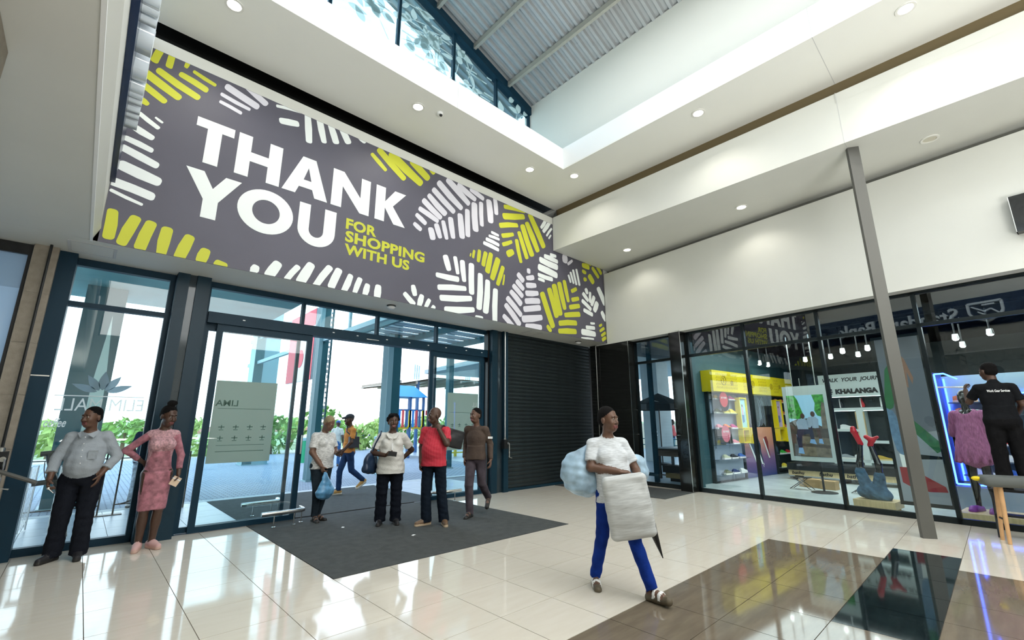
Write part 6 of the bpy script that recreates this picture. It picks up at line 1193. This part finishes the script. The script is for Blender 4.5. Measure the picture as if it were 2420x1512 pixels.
MB(mM).box(.16, -.10, .98, .24, .12, 1.22).build('pouch', mat('sling_dark', (.03, .035, .05), .6), sb); MB(mM).tube([(.19, 0, 1.2), (.10, -.12, 1.33), (-.05, -.06, 1.44), (-.08, .06, 1.42), (.08, .12, 1.3), (.19, .06, 1.2)], .014, 6).build('strap', MATS['sling_dark'], sb, True)
# 9 far man walking away
make_person('man in white T-shirt, blue cap and jeans walking away on the plaza', 6.94, 16.8, face(6.94, 16.8, PI-.3), 1.62,
    [SK1, cloth('far_tee', (.55, .58, .52), .1), cloth('far_jean', (.06, .16, .36), .2), mat('far_shoe', (.16, .12, .08), .6), mat('cap_blue', (.03, .10, .28), .7), LIP, M_SOLE],
    [((-.23, .02, 1.13), (-.22, -.08, .90), (0, -.3, -1), (1, 0, 0), .4, 'short'), ((.23, .02, 1.13), (.22, -.08, .90), (0, -.3, -1), (-1, 0, 0), .4, 'short')],
    [((-.08, -.10, .50), (-.08, -.14, .085), 0, 0), ((.08, .06, .50), (.08, .20, .12), 0, .3)], bw=1.05, hip=1.0, hem=.06, hair='cap', untuck=.08, vox=.010, seed=10, wr=.002)
# 10 person beyond the left window
make_person('person in navy top and patterned jeans outside the left window', .98, 11.3, face(.98, 11.3, PI-.5), 1.64,
    [SK1, cloth('navy_top', (.012, .03, .06), .1), mat('patterned_jean', (.40, .46, .52), .8, noise=.6, nscale=14), mat('white_trainer', (.75, .72, .72), .6), HAIRB, LIP, M_SOLE],
    [((-.25, -.03, 1.13), (-.12, -.2, 1.0), (.6, -.6, 0), (0, 1, 0), .4, 'short'), ((.24, .0, 1.13), (.20, -.12, .93), (0, -.4, -1), (-1, 0, 0), .4, 'short')],
    [((-.08, -.03, .49), (-.09, .0, .085), 0, 0), ((.08, .02, .49), (.09, .06, .085), 0, 0)], bw=1.0, hip=1.02, hem=.06, hair='buzz', untuck=.12, vox=.009, head=(0, .3), seed=11, wr=.002)
# 11 window cleaner seen from behind, standing on a step stool
wp = SHOP @ Vector((-.34, -.06, 0)); WZ = .60; wrz = face(wp.x, wp.y, PI+.25)
UNI = cloth('black_polo', (.008, .009, .011), .1)
o, Wp, Mp, S = make_person('window cleaner in black uniform seen from behind at the shoe shop', wp.x, wp.y, wrz, 1.72,
    [SK1, UNI, cloth('black_work_trouser', (.007, .007, .008)), M_LEATH, HAIRB, LIP, M_SOLE, mat('white_waist', (.45, .47, .5), .8), BELT],
    [((-.24, .0, 1.15), (-.20, -.16, 1.0), (0, -.7, -.4), (1, 0, 0), .7, 'short'), ((.27, -.12, 1.20), (.24, -.30, 1.38), (-.1, -.6, .6), (-1, 0, 0), .9, 'short')],
    [((-.10, -.02, .49), (-.11, .0, .085), -.2, 0), ((.10, -.02, .49), (.11, .0, .085), .2, 0)], z0=WZ, bw=1.08, hip=1.04, legw=1.25, hem=.085, hair='buzz', untuck=.02, belt=True, head=(.5, .1), seed=12, wr=.003)
text('back_lettering', 'Work Gear Services', .05, Mp @ Matrix(((-1, 0, 0, .115), (0, 0, 1, .128), (0, 1, 0, 1.30), (0, 0, 0, 1))), M_WHITE, None, bold=.001, width=.23, height=.035).parent = o
lt_ = [q for q in bpy.data.objects if q.name.startswith('back_lettering')][0]; lt_.matrix_parent_inverse = Mp.inverted()
sq = thing('squeegee', 'window squeegee held up by the cleaner', 'squeegee'); p0 = Wp(.235, -.37, 1.43); p1 = SHOP @ Vector((-.05, .42, 2.02)); MB().cone(p0+(p0-p1)*.15, p1, .011, .009, 8).build('handle', M_STEEL, sq); dv = Vector((.11, 1, .05)).normalized()*.17; MB().cone(p1-dv, p1+dv, .012, .012, 6).build('blade', M_STEEL, sq)
stl = thing('step_stool', 'black step stool under the window cleaner', 'step stool', loc=(wp.x, wp.y, 0), rz=-.11)
MB().box(-.22, -.26, WZ-.03, .22, .26, WZ).build('top_step', M_BLACK, stl); MB().box(-.36, -.24, .27, -.18, .24, .295).build('low_step', M_BLACK, stl)
for a in (-1, 1):
    for c in (-1, 1): MB().cone((a*.20+(-.16 if a < 0 else .06), c*.24, 0), (a*.19, c*.24, WZ-.03), .016, .016, 8).build('leg', M_BLACK, stl)
# 12 person on the terrace
tp_ = SHOP @ Vector((11.5, 13.15, 0)); make_person('person in red jacket on the terrace beyond the side door', tp_.x, tp_.y, face(tp_.x, tp_.y, 1.2), 1.68,
    [SK1, cloth('red_jacket', (.50, .10, .10)), MATS['cloth_far_jean'], M_LEATH, HAIRB, LIP, M_SOLE],
    [((-.24, .0, 1.13), (-.22, -.1, .90), (0, -.3, -1), (1, 0, 0), .4, 'long'), ((.24, .0, 1.13), (.22, -.1, .90), (0, -.3, -1), (-1, 0, 0), .4, 'long')],
    [((-.08, -.03, .49), (-.09, .0, .085), 0, 0), ((.08, .02, .49), (.09, .06, .085), 0, 0)], hair='short', untuck=.08, vox=.012, seed=13, wr=.002)
# ================================================================== MANNEQUINS AND STOOL
GLB = mat('mannequin_black', (.008, .009, .010), .08, coat=.5)
mn = thing('shop_mannequin', 'glossy black mannequin in a pink dress in the shop window', 'mannequin'); b = Body(.007); V_ = lambda *a: np.array(a, float)
b.cap((0, 0, 1.05), (0, 0, 1.30), .12, .14, 0, .04, .7); b.cap((-.13, 0, 1.40), (.13, 0, 1.40), .055, .055, 0, .04); b.cap((0, 0, 1.38), (0, -.01, 1.56), .055, .045, 0, .02); b.ell((0, 0, .93), (.15, .11, .12), 0, .04)
b.ell((0, .01, 1.66), (.072, .09, .10), 0, .02); b.ell((0, -.03, 1.60), (.055, .055, .08), 0, .03); b.cap((0, -.08, 1.65), (0, -.095, 1.61), .01, .013, 0, .01)
for sx in (-1, 1):
    b.cap((sx*.085, 0, .90), (sx*.085, -.02, .49), .078, .052, 0, .03); b.cap((sx*.085, -.02, .49), (sx*.10, .0, .085), .05, .032, 0, .02); b.ell((sx*.09, .02, .36), (.045, .05, .10), 0, .03); b.cap((sx*.10, .02, .045), (sx*.11, -.12, .035), .032, .030, 0, .02)
    b.cap((sx*.165, 0, 1.39), (sx*.21, .02, 1.13), .042, .035, 0, .02); b.cap((sx*.21, .02, 1.13), (sx*.20, -.03, .90), .034, .025, 0, .02); hand(b, (sx*.20, -.03, .90), (0, -.1, -1), (-sx, 0, 0), sx, .3, .95)
mm = SHOP @ Matrix.Translation((.66, .42, .13)) @ Matrix.Rotation(-PI/2-.25, 4, 'Z') @ Matrix.Scale(1.07, 4)
q = link('body', b.mesh('body', [GLB], None), mn); q.matrix_world = mm
DRS = mat('pink_dress', (.44, .14, .30), .85, noise=.3, nscale=22, bump=.5, bscale=18, stretch=(4, 4, .6)); b = Body(.007)
b.cap((-.12, 0, 1.385), (.12, 0, 1.385), .065, .065, 0, .03); b.cap((0, 0, 1.32), (0, 0, 1.15), .155, .165, 0, .04, .72); b.cap((0, 0, 1.15), (0, 0, .84), .165, .235, 0, .04, .8); b.sub((0, -.06, 1.47), (.085, .12, .08), .01)
for sx in (-1, 1): b.cap((sx*.165, 0, 1.385), (sx*.21, .01, 1.10), .062, .066, 0, .02)
for k in range(14): a = 2*PI*k/14; b.cap((.15*math.cos(a), .11*math.sin(a), 1.12), (.232*math.cos(a), .185*math.sin(a), .70), .02, .028, 0, .025)
q = link('dress', b.mesh('dress', [DRS], None, .003, cloth=(0,)), mn); q.matrix_world = mm
for sx in (-1, 1):
    b = Body(.006); b.cap((sx*.10, .03, .035), (sx*.112, -.14, .035), .045, .05, 0, .02); b.cap((sx*.10, .06, .012), (sx*.113, -.17, .012), .04, .045, 0, .01)
    q = link('clog', b.mesh('clog', [mat('purple_clog', (.20, .03, .30), .5)], -.001), mn); q.matrix_world = mm
# upturned legs
ml = thing('half_mannequin', 'upturned mannequin legs in jeans and red shoes on the plinth', 'mannequin'); b = Body(.007); RSH = mat('glossy_red', (.55, .01, .025), .2)
b.ell((0, 0, .12), (.20, .15, .14), 1, .05); b.cap((-.15, 0, .10), (.15, 0, .05), .11, .12, 1, .05); b.cap((-.09, 0, .14), (-.15, -.03, .46), .105, .085, 1, .03); b.cap((.09, 0, .14), (.13, -.02, .40), .105, .085, 1, .03)
b.cap((-.15, -.03, .40), (-.14, -.02, .62), .062, .054, 0, .02); b.cap((-.14, -.02, .62), (-.09, .03, .98), .055, .036, 0, .02); b.cap((.13, -.02, .36), (.15, -.03, .60), .062, .054, 0, .02); b.cap((.15, -.03, .60), (.06, .03, .94), .055, .036, 0, .02)
b.cap((-.09, .03, .97), (-.16, .0, 1.20), .045, .05, 2, .015); b.cap((-.16, 0, 1.20), (-.165, .0, 1.26), .05, .042, 2, .02); b.cap((.06, .03, .95), (.10, .02, 1.04), .045, .05, 2, .015); b.cap((.10, .02, 1.04), (.02, .02, 1.10), .05, .04, 2, .02); b.cap((.10, .02, 1.04), (.20, .0, 1.10), .045, .025, 2, .02)
q = link('legs', b.mesh('legs', [GLB, cloth('denim_blue', (.07, .14, .22), .4, 9), RSH], -.02, .004, cloth=(1,)), ml); q.matrix_world = SHOP @ Matrix.Translation((.47, 1.80, .191)) @ Matrix.Rotation(-PI/2, 4, 'Z') @ Matrix.Scale(.95, 4)
# grey topped stool at the right edge
st_ = thing('bar_stool', 'stool with grey oval seat and wooden legs at the right edge', 'stool', loc=(8.88, -.03, 0), rz=.25)
b = Body(.008); b.rbox((0, -.02, .74), (.19, .38, .065), .06, 0, .01); link('seat', b.mesh('seat', [mat('grey_felt', (.11, .12, .115), .8)], None), st_)
LW = mat('stool_wood', (.62, .36, .17), .5, noise=.1, nscale=8)
for a in (-.10, .10):
    for c in (.22, -.28): MB().cone((a*1.3, c*1.08, 0), (a*.7, c*.9, .68), .020, .028, 10).build('leg', LW, st_, True)
for c in (.225, -.285): MB().cone((-.11, c, .28), (.11, c, .28), .012, .012, 8).build('stretcher', M_BLACK, st_)
ys = thing('yellow_cloth', 'small yellow sponge at the stool seat edge', 'sponge', loc=(8.80, .345, .76)); MB().ball((0, 0, 0), .04, .05, .03, 8, 6).build('body', mat('sponge_yellow', (.85, .65, .02), .8), ys, True)
bx = thing('wall_box', 'dark box sign on the upper right wall', 'sign'); shop().box(-.42, -1.9, 4.12, -.27, -.66, 4.66).build('case', M_GRAN, bx); shop().box(-.422, -.668, 4.12, -.27, -.66, 4.66).build('edge', M_STEEL, bx)

for k, (x, y, a) in enumerate(((3.55, 5.75, .3), (3.05, 6.9, 1.0), (4.6, 7.2, .5))):
    t = MB(Matrix.Translation((x, y, .005)) @ Matrix.Rotation(a, 4, 'Z')).add([(-.03, -.02, 0), (.0, -.022, .006), (.035, -.012, .0), (.03, .02, .004), (-.005, .014, .009), (-.032, .018, .001)], [(0, 1, 4, 5), (1, 2, 3, 4)]).build('paper_scrap', M_WHITE); tag(t, 'white paper scrap on the mat '+('in front of the white shirt woman', 'near the feet of the phone reader', 'behind the man in red')[k], 'litter')
